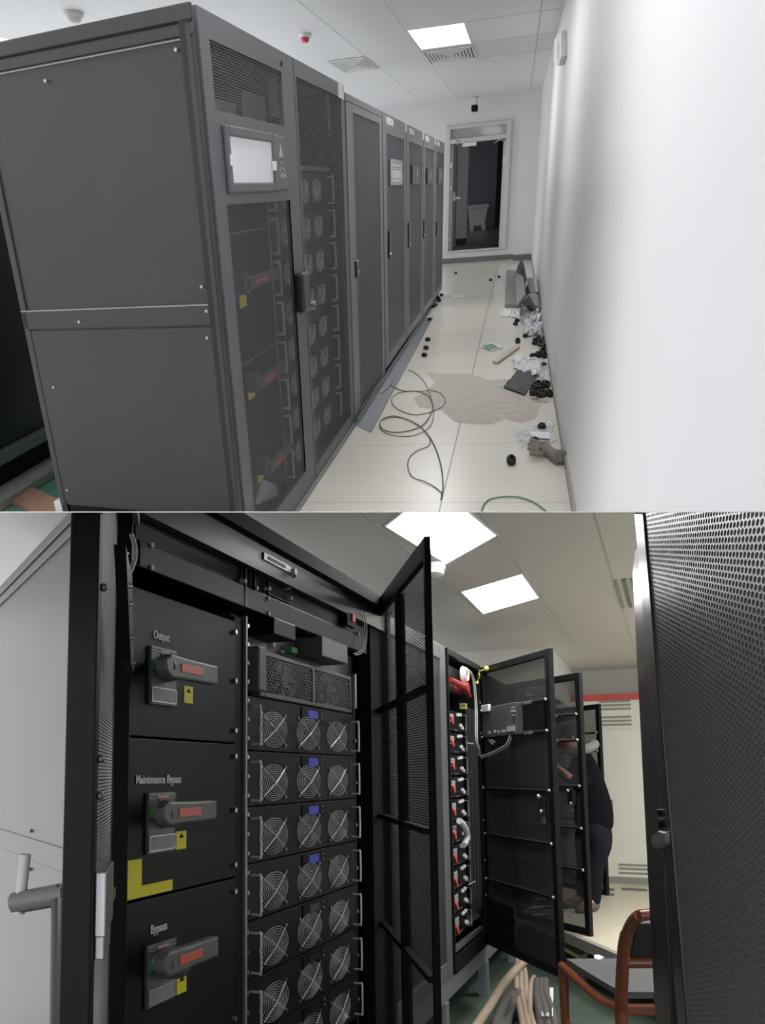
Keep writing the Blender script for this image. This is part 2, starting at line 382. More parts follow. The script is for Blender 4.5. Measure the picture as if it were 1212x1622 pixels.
# end wall with its doorway
dTL, dTR, dBL, dBR = a(705.6, 198, 1, YE), a(809, 193, 1, YE), a(703.7, 396, 1, YE), a(803, 398, 1, YE)
dx0, dx1, dz0, dz1 = (dTL.x + dBL.x) / 2, (dTR.x + dBR.x) / 2, (dBL.z + dBR.z) / 2, (dTL.z + dTR.z) / 2
e = MB(); e.box(-4.6, dx0, YE, YE + .3, ZF, ZC); e.box(dx1, XW + .1, YE, YE + .3, ZF, ZC); e.box(dx0, dx1, YE, YE + .3, dz1, ZC); e.box(dx0, dx1, YE, YE + .3, ZF, dz0)
struct('wall_back', e, 'wallA')
struct('baseboard_back', MB().box(-3, .0, YE - .03, YE, ZF, ZF + .10), 'skirt')
struct('trim_8', MB().box(-.025, XW, YE - .45, YE, ZF + .0, ZC), 'wallA')          # corner pillar
struct('baseboard_pillar', MB().box(-.025, XW - .02, YE - .48, YE - .45, ZF, ZF + .11), 'skirt')
d = MB(); th = .07; tz = a(760, 221, 1, YE).z
d.frame4(dx0, dx1, dz0, dz1, .10, .10, .03, .06, YE - .06, YE + .12); d.box(dx0 + .1, dx1 - .1, YE - .06, YE + .12, tz - .03, tz + .05)
door = struct('door_1', d, 'doorframe', bevel=.008)
obj('transom_pane', MB().box(dx0 + .1, dx1 - .1, YE + .02, YE + .03, tz + .05, dz1 - .06), 'glass', door)
for s in (0, 1):           # the two leaves stand open into the corridor beyond
    x = dx0 + .10 if s == 0 else dx1 - .10
    lf = MB().box(x - .00 if s == 0 else x - .05, x + .05 if s == 0 else x, YE + .12, YE + 1.7, dz0 + .03, tz - .04)
    lo = obj('door_leaf', lf, 'doorframe', door)
    for q in (.18, .38, .86): obj('hinge', MB().box(x - .03, x + .05, YE + .02, YE + .14, tz - .04 - (tz - dz0) * q - .05, tz - .04 - (tz - dz0) * q + .05), 'steel', lo, bevel=.004)
hz = a(717, 315, 1, YE).z
obj('lever_handle', MB().box(dx0 + .15, dx0 + .19, YE + .55, YE + .62, hz - .06, hz + .12).box(dx0 + .15, dx0 + .30, YE + .56, YE + .60, hz - .02, hz + .02), 'steel', door)
cz = a(744, 229, 1, YE).z
obj('door_closer', MB().box(a(733, 229, 1, YE).x, a(755, 229, 1, YE).x, YE - .10, YE - .02, cz - .03, cz + .035), 'white', door)
obj('closer_arm', MB().tube([a(714, 227, 1, YE), a(722, 223, 1, YE - .1), a(730, 224, 1, YE - .08)], .012, 6), 'steel', door)
obj('closer_arm', MB().tube([a(784, 226, 1, YE), a(792, 221, 1, YE - .1), a(801, 224, 1, YE - .05)], .012, 6), 'steel', door)
# corridor beyond the doorway, its dimness put into the wall colours
Y2 = YE + 10.8; gz = dz0
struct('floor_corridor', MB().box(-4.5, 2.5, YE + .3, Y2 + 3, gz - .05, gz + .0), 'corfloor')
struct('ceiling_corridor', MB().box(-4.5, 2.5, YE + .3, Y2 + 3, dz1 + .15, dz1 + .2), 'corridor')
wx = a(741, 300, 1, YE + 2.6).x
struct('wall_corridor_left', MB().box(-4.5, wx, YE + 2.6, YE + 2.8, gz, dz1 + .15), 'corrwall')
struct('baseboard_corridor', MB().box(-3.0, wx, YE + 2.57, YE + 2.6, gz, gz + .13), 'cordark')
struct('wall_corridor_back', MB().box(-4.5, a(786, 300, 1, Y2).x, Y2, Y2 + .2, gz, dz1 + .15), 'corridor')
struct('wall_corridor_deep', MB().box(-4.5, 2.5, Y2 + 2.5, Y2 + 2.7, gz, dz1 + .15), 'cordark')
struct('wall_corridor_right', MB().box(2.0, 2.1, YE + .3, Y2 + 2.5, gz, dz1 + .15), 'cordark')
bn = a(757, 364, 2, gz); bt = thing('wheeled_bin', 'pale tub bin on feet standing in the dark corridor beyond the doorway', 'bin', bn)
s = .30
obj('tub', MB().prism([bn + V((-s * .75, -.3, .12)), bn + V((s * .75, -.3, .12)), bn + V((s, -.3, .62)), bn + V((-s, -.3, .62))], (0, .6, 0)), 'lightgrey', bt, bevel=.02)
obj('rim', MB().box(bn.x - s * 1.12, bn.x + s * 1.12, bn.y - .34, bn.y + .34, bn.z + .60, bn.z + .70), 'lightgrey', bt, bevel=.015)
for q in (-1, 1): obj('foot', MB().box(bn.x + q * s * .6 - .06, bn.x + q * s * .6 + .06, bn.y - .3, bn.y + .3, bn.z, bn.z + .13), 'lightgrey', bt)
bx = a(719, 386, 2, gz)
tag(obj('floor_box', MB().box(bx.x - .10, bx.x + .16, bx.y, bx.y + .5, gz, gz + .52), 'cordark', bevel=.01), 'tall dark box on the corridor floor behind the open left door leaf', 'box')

# ceiling things
zc = ZC
p = [a(644, 46, 2, zc), a(740, 35, 2, zc), a(746, 68, 2, zc), a(664, 77, 2, zc)]
x0, x1, y0, y1 = (p[0].x + p[3].x) / 2, (p[1].x + p[2].x) / 2, (p[0].y + p[1].y) / 2, (p[2].y + p[3].y) / 2
def ceiling_lamp(cx, cy, w, l, z, label, m='lamp', group=None):
    t = thing('ceiling_light', label, 'ceiling light', (cx, cy, z), group)
    obj('frame', MB().frame4(-w / 2, w / 2, -l / 2, l / 2, .018, .018, .03, .03, -.0, .008), 'white', t, frm((cx, cy, z), (1, 0, 0), (0, 1, 0)))
    obj('diffuser', MB().box(cx - w / 2 + .018, cx + w / 2 - .018, cy - l / 2 + .03, cy + l / 2 - .03, z - .006, z + .001), m, t)
    return t
ceiling_lamp((x0 + x1) / 2, (y0 + y1) / 2, x1 - x0, y1 - y0, zc, 'square lit ceiling panel beside the air grille above the corridor')
for yy in (7.7, 3.3, -1.1):  # unseen panels added to brighten the corridor walls and floor
    ceiling_lamp(-.94, yy, x1 - x0, y1 - y0, zc, 'added ceiling panel over the near end of the corridor, unseen', 'lampdim', group='added corridor ceiling panels towards the camera')
for yy in (10.5, 3.5): ceiling_lamp(-3.4, yy, x1 - x0, y1 - y0, zc, 'added ceiling panel behind the cabinet row, unseen', group='added ceiling panels behind the cabinet row')  # more unseen panels, added for light behind the row
def grille(label, x0, x1, y0, y1):
    t = thing('air_grille', label, 'vent', ((x0 + x1) / 2, (y0 + y1) / 2, zc)); cx, cy = (x0 + x1) / 2, (y0 + y1) / 2
    obj('backing', MB().box(x0, x1, y0, y1, zc - .004, zc - .0015), 'greyplate', t)
    for k in range(7):
        q = 1 - k / 7.2; hx, hy = (x1 - x0) / 2 * q, (y1 - y0) / 2 * q; m = MB()
        w1, w2 = (x1 - x0) * .034, (y1 - y0) * .034
        for (ax0, ax1, ay0, ay1) in ((-hx, hx, -hy, -hy + w2), (-hx, hx, hy - w2, hy), (-hx, -hx + w1, -hy + w2, hy - w2), (hx - w1, hx, -hy + w2, hy - w2)):
            m.box(cx + ax0, cx + ax1, cy + ay0, cy + ay1, zc - .014 - .002 * k, zc - .0015)
        obj('louvre', m, 'white', t)
    return t
grille('square louvred air grille in the ceiling above the mesh cabinets', -2.40, -1.93, 12.9, 14.2)
grille('square louvred air grille in the ceiling right behind the lit panel', -1.255, -.63, 13.15, 14.35)
def detector(px, py, label, m, r=.045):
    c = a(px, py, 2, zc); t = thing('smoke_detector', label, 'smoke detector', c)
    obj('base', MB().lathe(c, [(r * 1.05, -.001), (r * 1.05, -.022), (r * .95, -.032)], 20, 1.9), 'white', t, smooth=True)
    obj('cap', MB().lathe(c, [(r * .8, -.030), (r * .72, -.055), (r * .45, -.072)], 20, 1.9), m, t, smooth=True)
detector(483, 54, 'white ceiling detector with a red cap, left of the lit panel', 'red', .055)
detector(115, 20, 'white ceiling detector above the near charcoal side panel', 'white', .07)
# camera on its bracket, emergency lamp on the right wall
c0 = a(755, 152, 1, YE - .5); t = thing('security_camera', 'small black camera hanging from a ceiling bracket before the end wall', 'camera', c0)
c1, c2 = a(756, 163, 1, YE - .5), a(752.5, 172, 1, YE - .5)
obj('bracket', MB().tube([(c0.x, c0.y, ZC), c1, (c2.x, c2.y, c2.z + .03)], .012, 6).box(c0.x - .05, c0.x + .05, c0.y - .05, c0.y + .05, ZC - .012, ZC), 'lightgrey', t)
obj('camera_body', MB().box(c2.x - .06, c2.x + .055, c2.y - .22, c2.y + .1, c2.z - .05, c2.z + .05), 'black', t, bevel=.01)
q0, q1 = a(879, 60, 0, XW - .03), a(888, 100, 0, XW - .03)
t = thing('wall_lamp', 'white box lamp fixed high on the right wall near the ceiling', 'wall lamp', (XW, 12.2, 1.0))
hq = [a(x, y, 0, XW - .05) for x, y in ((878, 62), (889, 49), (889, 90), (884.5, 104), (878, 100))]
obj('housing', MB().prism(hq, (.049, 0, 0)), 'white', t, bevel=.006)
hq = [a(x, y, 0, XW - .056) for x, y in ((881, 66), (885, 66), (885, 94), (881, 92))]
obj('lens', MB().prism(hq, (.006, 0, 0)), 'paper', t)

# ------------------------------------------------------------------ the near power cabinet
th = math.radians(12); DD = V((-math.cos(th), math.sin(th), 0)); P0 = V((XC, 3.305, 0)); NS = (math.sin(th), math.cos(th), 0)
Y1, YS, Y2c = 3.305, 4.79, 6.19; zt, zb = .588, -1.42; DEP = .97
ups = thing('power_cabinet', 'large charcoal two-door power cabinet with touch screen at the near end of the row', 'cabinet', (XC - .3, 4.7, ZF))
zsb = -1.155                                                       # the skirtless side panel ends above the floor
back = P0 + DD * DEP
SF = frm(P0 + DD * DEP, -DD)                                       # on the end panel: X towards the front, Y inwards
W = DEP
# body shell
bd = MB(); bd.prism([V((XC - .03, Y1 + .01, zt - .03)), V((XC - .03, Y2c, zt - .03)), V((XC - .93, Y2c, zt - .03)), V((back.x, back.y + .01, zt - .03))], (0, 0, .03))
bd.prism([V((XC - .03, Y1 + .01, zb)), V((XC - .03, Y2c, zb)), V((XC - .93, Y2c, zb)), V((back.x, back.y + .01, zb))], (0, 0, .03))
bd.box(XC - .95, XC - .03, Y2c - .03, Y2c, zb, zt)
bd.prism([V((back.x, back.y, zb)), V((back.x, Y2c, zb)), V((back.x + .03, Y2c, zb)), V((back.x + .03, back.y, zb))], (0, 0, zt - zb))
obj('body', bd, 'inner', ups)
sp = MB(); sp.box(0, W - .012, .004, .03, zsb, zt - .015)
side = obj('side_panel', sp, 'side', ups, SF)
zu = -.315; zl = -.385
fr = MB(); fr.box(0, W, -.012, .008, zt - .045, zt); fr.box(0, W, -.004, .006, zt - .085, zt - .048)
fr.box(W - .042, W - .012, -.006, .006, zsb, zt - .05); fr.box(0, .03, -.006, .006, zsb, zt - .09)
obj('side_frame', fr, 'side', ups, SF, bevel=.004)
obj('panel_lip', MB().box(.03, W - .045, -.004, .004, zt - .094, zt - .090).box(W - .048, W - .044, -.004, .004, zu, zt - .09), 'zinc', ups, SF)
obj('middle_band', MB().box(.0, W - .042, -.006, .006, zl, zu), 'side', ups, SF, bevel=.003)
obj('panel_lip', MB().box(.0, W - .045, -.007, .0, zu - .001, zu + .004), 'zinc', ups, SF)
obj('lower_panel', MB().box(.03, W - .045, -.003, .005, zsb + .01, zl - .006), 'side', ups, SF, bevel=.003)
for (sx, sz) in ((W - .07, .47), (W - .07, -.25), (W - .06, -.335), (.34, .45), (.30, -.36), (W - .07, -.43), (.10, -.62), (.06, -1.08)):
    obj('panel_screw', MB().cyl((sx, -.004, sz), (sx, -.012, sz), .006, 8), 'silver', ups, SF)
obj('plinth', MB().prism([P0 + V((-.05, .05, ZF)), V((XC - .05, Y2c, ZF)), V((XC - .9, Y2c, ZF)), V((back.x + .1, back.y, ZF))], (0, 0, zb - ZF)), 'black', ups)
obj('side_skirt', MB().prism([P0 + DD * .03 + V((0, .012, zb)), P0 + DD * .93 + V((0, .012, zb)), P0 + DD * .93 + V((0, .03, zb)), P0 + DD * .03 + V((0, .03, zb))], (0, 0, zsb - zb)), 'black', ups)
# front: the black corner channel, then two doors
obj('corner_channel', MB().box(XC - .05, XC - .012, Y1, Y1 + .05, zb, zt), 'blackgloss', ups)
def A_yz(px_, py_): q = a(px_, py_, 0, XC); return q.y, q.z
FC = face(XC)                                                       # local X = y of the room
def pane(y0, y1, z0, z1): return MB().box(y0, y1, .006, .008, z0, z1)
# left door
yl0, yl1 = Y1 + .055, YS - .012
m1 = (*A_yz(335, 65), *A_yz(449, 198)); u0, u1 = A_yz(337, 120)[0], A_yz(448.5, 155)[0]; uz1, uz0 = .45, .165
uz1 = (A_yz(335, 65)[1] + A_yz(447, 113)[1]) / 2; uz0 = (A_yz(343, 176)[1] + A_yz(449, 198)[1]) / 2
s0, s1 = (A_yz(351.8, 198)[0] + A_yz(359, 305)[0]) / 2, (A_yz(449, 214.7)[0] + A_yz(454.5, 303.8)[0]) / 2
sz1, sz0 = (A_yz(351.8, 198)[1] + A_yz(449, 214.7)[1]) / 2, (A_yz(359, 305.5)[1] + A_yz(454.5, 303.8)[1]) / 2
l0, l1 = (A_yz(355.5, 325)[0] + A_yz(402, 756)[0]) / 2, (A_yz(458, 317)[0] + A_yz(486, 745)[0]) / 2
lz1, lz0 = (A_yz(355.5, 325)[1] + A_yz(458, 317)[1]) / 2, A_yz(486, 745)[1]
dl = MB()
dl.box(yl0, min(u0, l0), 0, .022, zb, zt); dl.box(max(u1, l1), yl1, 0, .022, zb, zt)
xa, xb = min(u0, l0), max(u1, l1)
dl.box(xa, xb, 0, .022, uz1, zt); dl.box(xa, xb, 0, .022, lz1, uz0); dl.box(xa, xb, 0, .022, zb, lz0)
dl.box(xa, u0, 0, .022, uz0, uz1); dl.box(u1, xb, 0, .022, uz0, uz1); dl.box(xa, l0, 0, .022, lz0, lz1); dl.box(l1, xb, 0, .022, lz0, lz1)
dleft = obj('door', dl, 'frame', ups, FC)
obj('perforated_panel', pane(u0, u1, uz0, uz1), 'meshA', dleft, FC)
obj('perforated_panel', pane(l0, l1, lz0, lz1), 'meshA', dleft, FC)
obj('touch_screen', MB().frame4(s0, s0 + (s1 - s0) * .77, sz0, sz1, .05, .05, .035, .035, -.016, .0), 'bezel', dleft, FC, bevel=.006)
obj('screen_film', MB().box(s0 + .05, s0 + (s1 - s0) * .77 - .05, -.008, .0, sz0 + .033, sz1 - .033).box(s0 + .02, s0 + .06, -.018, -.015, (sz0 + sz1) / 2 - .02, (sz0 + sz1) / 2 + .015).box(s0 + (s1 - s0) * .77 - .08, s0 + (s1 - s0) * .77 - .015, -.018, -.015, (sz0 + sz1) / 2 - .03, (sz0 + sz1) / 2 + .005), 'screen', dleft, FC)
kp = MB().box(s0 + (s1 - s0) * .775, s1, -.010, .0, sz0 + .004, sz1 - .004); obj('keypad', kp, 'bezel', dleft, FC, bevel=.004)
kx = s0 + (s1 - s0) * .885; ld = MB()
ld.prism([(kx - .03, -.012, sz1 - .085), (kx + .03, -.012, sz1 - .085), (kx, -.012, sz1 - .04)], (0, .003, 0))
for q in (-1, 0, 1): ld.cyl((kx + q * .045, -.010, sz0 + .06), (kx + q * .045, -.014, sz0 + .06), .008, 8)
for q, (dx, dz) in enumerate(((0, .0), (-.03, -.02), (.03, -.02), (0, -.04), (-.045, -.03), (.045, -.03))): ld.box(kx + dx - .008, kx + dx + .008, -.012, -.009, (sz0 + sz1) / 2 + dz - .004, (sz0 + sz1) / 2 + dz + .004)
obj('indicator', ld, 'lightgrey', dleft, FC)
lk = A_yz(446, 101); obj('keyhole', MB().cyl((lk[0], -.003, lk[1]), (lk[0], .004, lk[1]), .012, 10), 'black', dleft, FC)
# right door
yr0, yr1 = YS + .006, Y2c - .005
r0, r1 = (A_yz(466, 121)[0] + A_yz(503, 728)[0]) / 2, (A_yz(539, 153)[0] + A_yz(557, 664)[0]) / 2
rz1, rz0 = (A_yz(466, 121)[1] + A_yz(539, 153)[1]) / 2, (A_yz(503, 728)[1] + A_yz(557, 664)[1]) / 2
dr = MB().frame4(yr0, yr1, zb, zt, r0 - yr0, yr1 - r1, rz0 - zb, zt - rz1, 0, .022)
dright = obj('door', dr, 'frame', ups, FC)
obj('perforated_panel', pane(r0, r1, rz0, rz1), 'meshA', dright, FC)
h0, h1 = A_yz(466, 434), A_yz(480, 490)
hd = MB().box(h0[0], h1[0], -.045, 0, h1[1], h0[1]); obj('swing_handle', hd, 'blackgloss', dright, FC, bevel=.012)
lp = A_yz(487, 481); obj('cylinder_lock', MB().cyl((lp[0], 0, lp[1]), (lp[0], -.045, lp[1]), .016, 12).box(lp[0] + .02, lp[0] + .05, -.03, -.02, lp[1] - .035, lp[1] + .01), 'steel', dright, FC)
k0, k1 = A_yz(535, 129), A_yz(544, 149)
obj('corner_tape', MB().box(k0[0], k1[0], -.003, 0, zt - .075, zt + .001), 'paper', dright, FC)
obj('base_strip', MB().box(Y1, Y2c, -.012, .004, zb - .022, zb - .004), 'zinc', ups, FC)

# inside, seen through the mesh: breaker panel, power modules
XI = XC - .11
def I_yz(px_, py_): q = a(px_, py_, 0, XI); return q.y, q.z
FI = face(XI)
ypost = I_yz(440, 566)[0]
pn = obj('breaker_panel', MB().box(Y1 + .05, ypost - .01, 0, .02, zb + .03, zt - .25), 'blackpanel', ups, FI)
obj('rack_rail', MB().box(ypost - .012, ypost + .004, -.004, .02, zb + .05, .30), 'silver', ups, FI)
obj('seam', MB().box(Y1 + .1, ypost - .02, -.002, .0, -.10, -.097).box(Y1 + .1, ypost - .02, -.002, .0, -.63, -.627), 'zinc', pn, FI)
for (p1, p2, yl) in (((378, 448), (399, 440), (384, 473.5)), ((396, 602), (412, 592), (397.5, 619)), ((412, 733), (424, 724), (412, 749.5))):
    g0, g1, gl = I_yz(*p1), I_yz(*p2), I_yz(*yl)
    lv = MB(); c = (g0[0] - .06, g0[1]); lv.cyl((c[0], 0, c[1]), (c[0], -.06, c[1]), .045, 16); lv.box(c[0] - .02, g1[0] + .22, -.075, -.05, g1[1] - .028, g1[1] + .022)
    L = obj('breaker_lever', lv, 'greyhandle', pn, FI, bevel=.006)
    obj('lever_strip', MB().box(g0[0], g1[0] + .02, -.079, -.074, g1[1] - .012, g1[1] + .008), 'orange', pn, FI)
    obj('warning_label', MB().box(gl[0] - .055, gl[0] + .055, -.004, 0, gl[1] - .035, gl[1] + .035), 'yellow', pn, FI)
rows = [I_yz(500, 302.6), I_yz(518.4, 658)]
zr0, zr1 = rows[0][1], rows[1][1]; pit = (zr0 - zr1) / 7
yf = [I_yz(457, 437)[0], I_yz(488, 440)[0], I_yz(508.5, 462)[0]]; yh1 = min(I_yz(527.5, 470)[0] + .03, Y2c - .06)
m0 = fan_module('power_module', 'topmost fan module behind the mesh of the near corridor cabinet', 'power module', XI, ypost + .01, yh1, zr0 - pit / 2, zr0 + pit / 2,
                [(y, zr0) for y in yf], .12, .056, 'fan modules behind the mesh of the near corridor cabinet', wire=.0028, rings=5, lcd=False, N=18, handr=.006, wm='fanwire')
wd = ('second', 'third', 'fourth', 'fifth', 'sixth', 'seventh', 'eighth')
for i in range(1, 8):
    copy_tree(m0, Matrix.Translation((0, 0, -pit * i)), '%s fan module from the top behind the mesh of the near corridor cabinet' % wd[i - 1])
obj('shelf_rail', MB().box(ypost, Y2c - .05, -.01, .02, zr0 + pit / 2 + .01, zr0 + pit / 2 + .03), 'zinc', ups, FI)
obj('cover_plate', MB().box(ypost + .1, ypost + .55, -.02, .05, zr0 + pit * .5 + .22, zr0 + pit * .5 + .42).box(Y1 + .2, Y1 + .75, -.02, .05, zt - .42, zt - .22).box(Y1 + .85, Y1 + 1.25, -.02, .05, zt - .35, zt - .16), 'greyplate', ups, FI)
cbl = [I_yz(528, 155), I_yz(530, 185), I_yz(528, 200), I_yz(519, 207)]
obj('cable', MB().tube(smooth_path([(min(q[0], Y2c - .06), -.02, q[1]) for q in cbl], 5), .010, 6), 'cablegrey', ups, FI)
bg = [I_yz(403, 795), I_yz(415, 760), I_yz(428, 768), I_yz(437, 783)]
pk = MB(); pk.prism([(I_yz(402, 800)[0], -.02, I_yz(402, 800)[1]), (I_yz(437, 784)[0], -.02, I_yz(437, 784)[1]), (I_yz(428, 767)[0], -.03, I_yz(428, 767)[1]), (I_yz(413, 759)[0], -.02, I_yz(413, 759)[1])], (0, .02, 0))
tag(obj('plastic_bag', pk, 'bag', F=FI, bevel=.006), 'clear plastic bag lying at the bottom inside the near cabinet', 'plastic bag')

# ------------------------------------------------------------------ the five cabinets behind it
def row_cabinet(y0, y1, zt, zb, label, mm, mf, handle=None, screen=None, logo=True, tape=True, mesh=None, topstrip=0.):
    t = thing('mesh_door_cabinet', label, 'cabinet', (XC - .4, (y0 + y1) / 2, ZF))
    obj('body', MB().box(XC - .9, XC - .026, y0, y1 - .004, zb, zt), 'inner', t)
    F = face(XC); g = .018
    if topstrip: obj('header', MB().box(y0, y1, .0, .02, zt - topstrip, zt), mf, t, F)
    z1 = zt - topstrip - (.004 if topstrip else 0); mg = mesh
    d = obj('door', MB().frame4(y0 + g, y1 - g, zb, z1, mg[0] - y0 - g, y1 - g - mg[1], mg[2] - zb, z1 - mg[3], .0, .022), mf, t, F)
    obj('perforated_panel', MB().box(mg[0], mg[1], .007, .009, mg[2], mg[3]), mm, d, F)
    obj('corner_post', MB().box(y0, y0 + g - .004, .006, .024, zb, z1).box(y1 - g + .004, y1 - .004, .006, .024, zb, z1), 'black', t, F)
    if handle:
        (hy0, hz0), (hy1, hz1) = handle
        obj('swing_handle', MB().box(hy0, hy1, -.014, 0, hz0, hz1), 'blackgloss', d, F, bevel=.008)
        obj('lock', MB().cyl(((hy0 + hy1) / 2, -.012, hz0 + .03), ((hy0 + hy1) / 2, -.022, hz0 + .03), .010, 10), 'steel', d, F)
    if screen:
        sy0, sy1, sz0, sz1, lit = screen
        obj('screen_bezel', MB().frame4(sy0, sy1, sz0, sz1, .05, .05, .03, .03, -.014, 0), 'lightgrey' if lit else 'frame', d, F, bevel=.004)
        obj('screen', MB().box(sy0 + .05, sy1 - .05, -.009, 0, sz0 + .03, sz1 - .03), 'screen' if lit else 'bezel', d, F)
        if not lit: obj('screen_button', MB().box((sy0 + sy1) / 2 - .03, (sy0 + sy1) / 2 + .06, -.014, -.008, sz0 + .07, sz0 + .15), 'lightgrey', d, F)
        else: obj('print_line', MB().box(sy0 + .1, sy1 - .1, -.0105, -.0085, sz1 - .06, sz1 - .055).box(sy0 + .1, sy1 - .1, -.0105, -.0085, sz1 - .075, sz1 - .07).box(sy0 + .1, sy1 - .1, -.0105, -.0085, sz0 + .05, sz0 + .055), 'greyplate', d, F)
    if logo:
        L = face(XC - .0, y0 + (y1 - y0) * .13, zt - .066); text('lettering', 'VISION', .064, t, L @ Matrix.Translation((0, -.001, 0)), sx=2.3, bold=.06)
    if tape: obj('corner_tape', MB().box(y1 - .10, y1 + .03, -.004, -.001, zt - .072, zt + .002), 'paper', t, F)
    return t
def ay(px_, py_): return a(px_, py_, 0, XC).y
def az(px_, py_): return a(px_, py_, 0, XC).z
row_cabinet(6.215, 7.90, .555, -1.435, 'lighter grey cabinet with one full mesh door beside the near power cabinet', 'meshA2', 'door2', ((ay(562.5, 428), az(563, 440)), (ay(566.5, 428), az(563, 413))),
            None, False, False, (ay(562, 300), ay(603, 350), (az(573.5, 639) + az(609, 601)) / 2, (az(558.3, 178) + az(597.6, 194)) / 2), .038)
spec = [(7.925, 9.60, 'first of the lettered cabinets, with the bright white touch screen', True, (618, 252, 635.5, 294), (614, 366, 618, 408), (610.7, 198, 640, 206.5)),
        (9.63, 11.33, 'second lettered cabinet, its grey screen between the white-screened one and two more', False, (652, 262, 665, 292), (645.5, 352, 650, 390), None),
        (11.36, 12.98, 'third lettered cabinet from the near end, second last of the row', False, (676, 266, 685, 291), (670, 350, 673.5, 376), None),
        (13.01, 14.6, 'last lettered cabinet of the row, nearest the open doorway', False, (693, 266, 701, 291), (690.5, 352, 693, 372), None)]
for (y0, y1, lab, lit, s, h, mg) in spec:
    w = y1 - y0; ztt, zbb = .555, -1.365
    sc1 = (ay(s[0], (s[1] + s[3]) / 2), ay(s[2], (s[1] + s[3]) / 2), az(s[0], s[3]), az(s[0], s[1]), lit)
    row_cabinet(y0, y1, ztt, zbb, lab + ', dark mesh door', 'meshA3', 'door2', ((ay(h[0] + .6, h[1]), az(h[2], h[3])), (ay(h[2] - .9, h[1]), az(h[0], h[1]))), sc1, True, y1 < 14, (y0 + w * .13, y1 - w * .10, -1.28, .42))
    obj('levelling_base', MB().box(XC - .85, XC - .05, y0 + .02, y1 - .02, ZF, zbb), 'black', [o for o in ROOM if o.name.startswith('mesh_door_cabinet') and o.get('label', '').startswith(lab)][0])
# a second dark row behind, seen past the near corner, on its grey rail
zz = a(50, 700, 0, -2.9)
t = thing('rear_cabinet', 'black cabinet standing behind the near power cabinet at the left edge', 'cabinet', (-3.3, 5.2, ZF))
obj('body', MB().box(-3.9, -3.0, 3.9, 7.5, a(60, 690, 0, -3.0).z, .5), 'blackgloss', t)
zr = a(40, 697, 0, -2.98).z
obj('base_rail', MB().box(-3.6, -2.94, 3.9, 7.5, zr - .055, zr + .012), 'zinc', t, bevel=.004)
obj('kick_plate', MB().box(-3.6, -3.02, 3.9, 7.5, zr - .34, zr - .055), 'black', t)
z2 = a(40, 760, 0, -2.92).z
tag(obj('floor_rail', MB().box(-3.3, -2.85, 3.4, 7.5, ZF - .01, z2), 'dustgrey', bevel=.01), 'long grey rail on the green floor under the black rear cabinet', 'rail')
w0, w1 = a(10, 770, 2, ZF + .02), a(100, 812, 2, ZF + .02)
pl = MB(); dv = (w1 - w0).normalized(); pw = V((-dv.y, dv.x, 0)) * .10
pl.prism([w0 - dv * .6 - pw, w1 + dv * .5 - pw, w1 + dv * .5 + pw, w0 - dv * .6 + pw], (0, 0, -.028)); tag(obj('timber_plank', pl, 'plank'), 'pinkish bare plank lying on the green floor at the left', 'plank')
e0 = a(103, 803, 2, ZF + .05); tag(obj('levelling_foot', MB().box(e0.x - .04, e0.x + .06, e0.y - .05, e0.y + .12, ZF - .01, ZF + .10), 'white', bevel=.01), 'small white block on the green floor under the near cabinet corner', 'foot')

# ------------------------------------------------------------------ on the corridor floor
def fl(px_, py_, h=0.): return a(px_, py_, 2, ZF + h)
# steel trunking lying along the plinth
g = MB(); n0, n1, f0, f1 = fl(566, 675), fl(588, 686), fl(672, 505), fl(686, 504)
t = thing('cable_trunking', 'long open steel channel lying along the foot of the cabinets', 'cable trunking', (n0 + f1) / 2)
u = .0025
obj('channel', MB().prism([n0, n1, f1, f0], (0, 0, .004)).prism([n0 + V((0, 0, .004)), n0 + V((.006, 0, .004)), f0 + V((.006, 0, .004)), f0 + V((0, 0, .004))], (0, 0, .05)).prism([n1 + V((-.006, 0, .004)), n1 + V((0, 0, .004)), f1 + V((0, 0, .004)), f1 + V((-.006, 0, .004))], (0, 0, .012)), 'zinc', t)
obj('strap', MB().tube([fl(603, 622, .01), fl(612, 616, .014), fl(622, 601, .02)], .006, 5), 'lightgrey', t)
# dried adhesive
stn = [(676, 590), (700, 592), (735, 592), (760, 596), (775, 603), (800, 600), (830, 606), (842, 618), (858, 640), (850, 662), (828, 670), (800, 664), (778, 672), (748, 672), (720, 668), (700, 650), (664, 645), (655, 630), (672, 622), (690, 606)]
rs = MB(); rs.prism([fl(*q, .0005) for q in stn], (0, 0, .0006)); tag(obj('adhesive_residue', rs, 'residue'), 'grey patch of dried adhesive on the cream tiles', 'stain', kind='stuff')
# thin wire in loose loops
def wire(pts, r, h=.004, sq=6): return MB().tube(smooth_path([fl(x, y, h + .004 * (i % 2)) for i, (x, y) in enumerate(pts)], sq), r, 5)
Z2 = lambda p: (590 + p[0] * 130 / 879, 560 + p[1] * 240 / 1622)
w1 = [Z2(q) for q in ((180, 335), (250, 370), (340, 402), (480, 405), (590, 450), (640, 530), (640, 610), (560, 750), (420, 820), (270, 843), (150, 830), (85, 780), (90, 720), (180, 685), (300, 685), (420, 725), (530, 800), (610, 890), (670, 1000), (720, 1140), (748, 1280), (755, 1440), (735, 1560))]
w2 = [Z2(q) for q in ((390, 178), (470, 215), (560, 310), (620, 440), (645, 540), (655, 640), (630, 760), (540, 840), (400, 885), (250, 880), (120, 840), (75, 770), (110, 700), (220, 668), (330, 690), (470, 750), (580, 850), (615, 920), (600, 990), (480, 1040), (400, 1110), (378, 1210), (430, 1320), (560, 1370), (670, 1430), (748, 1500))]
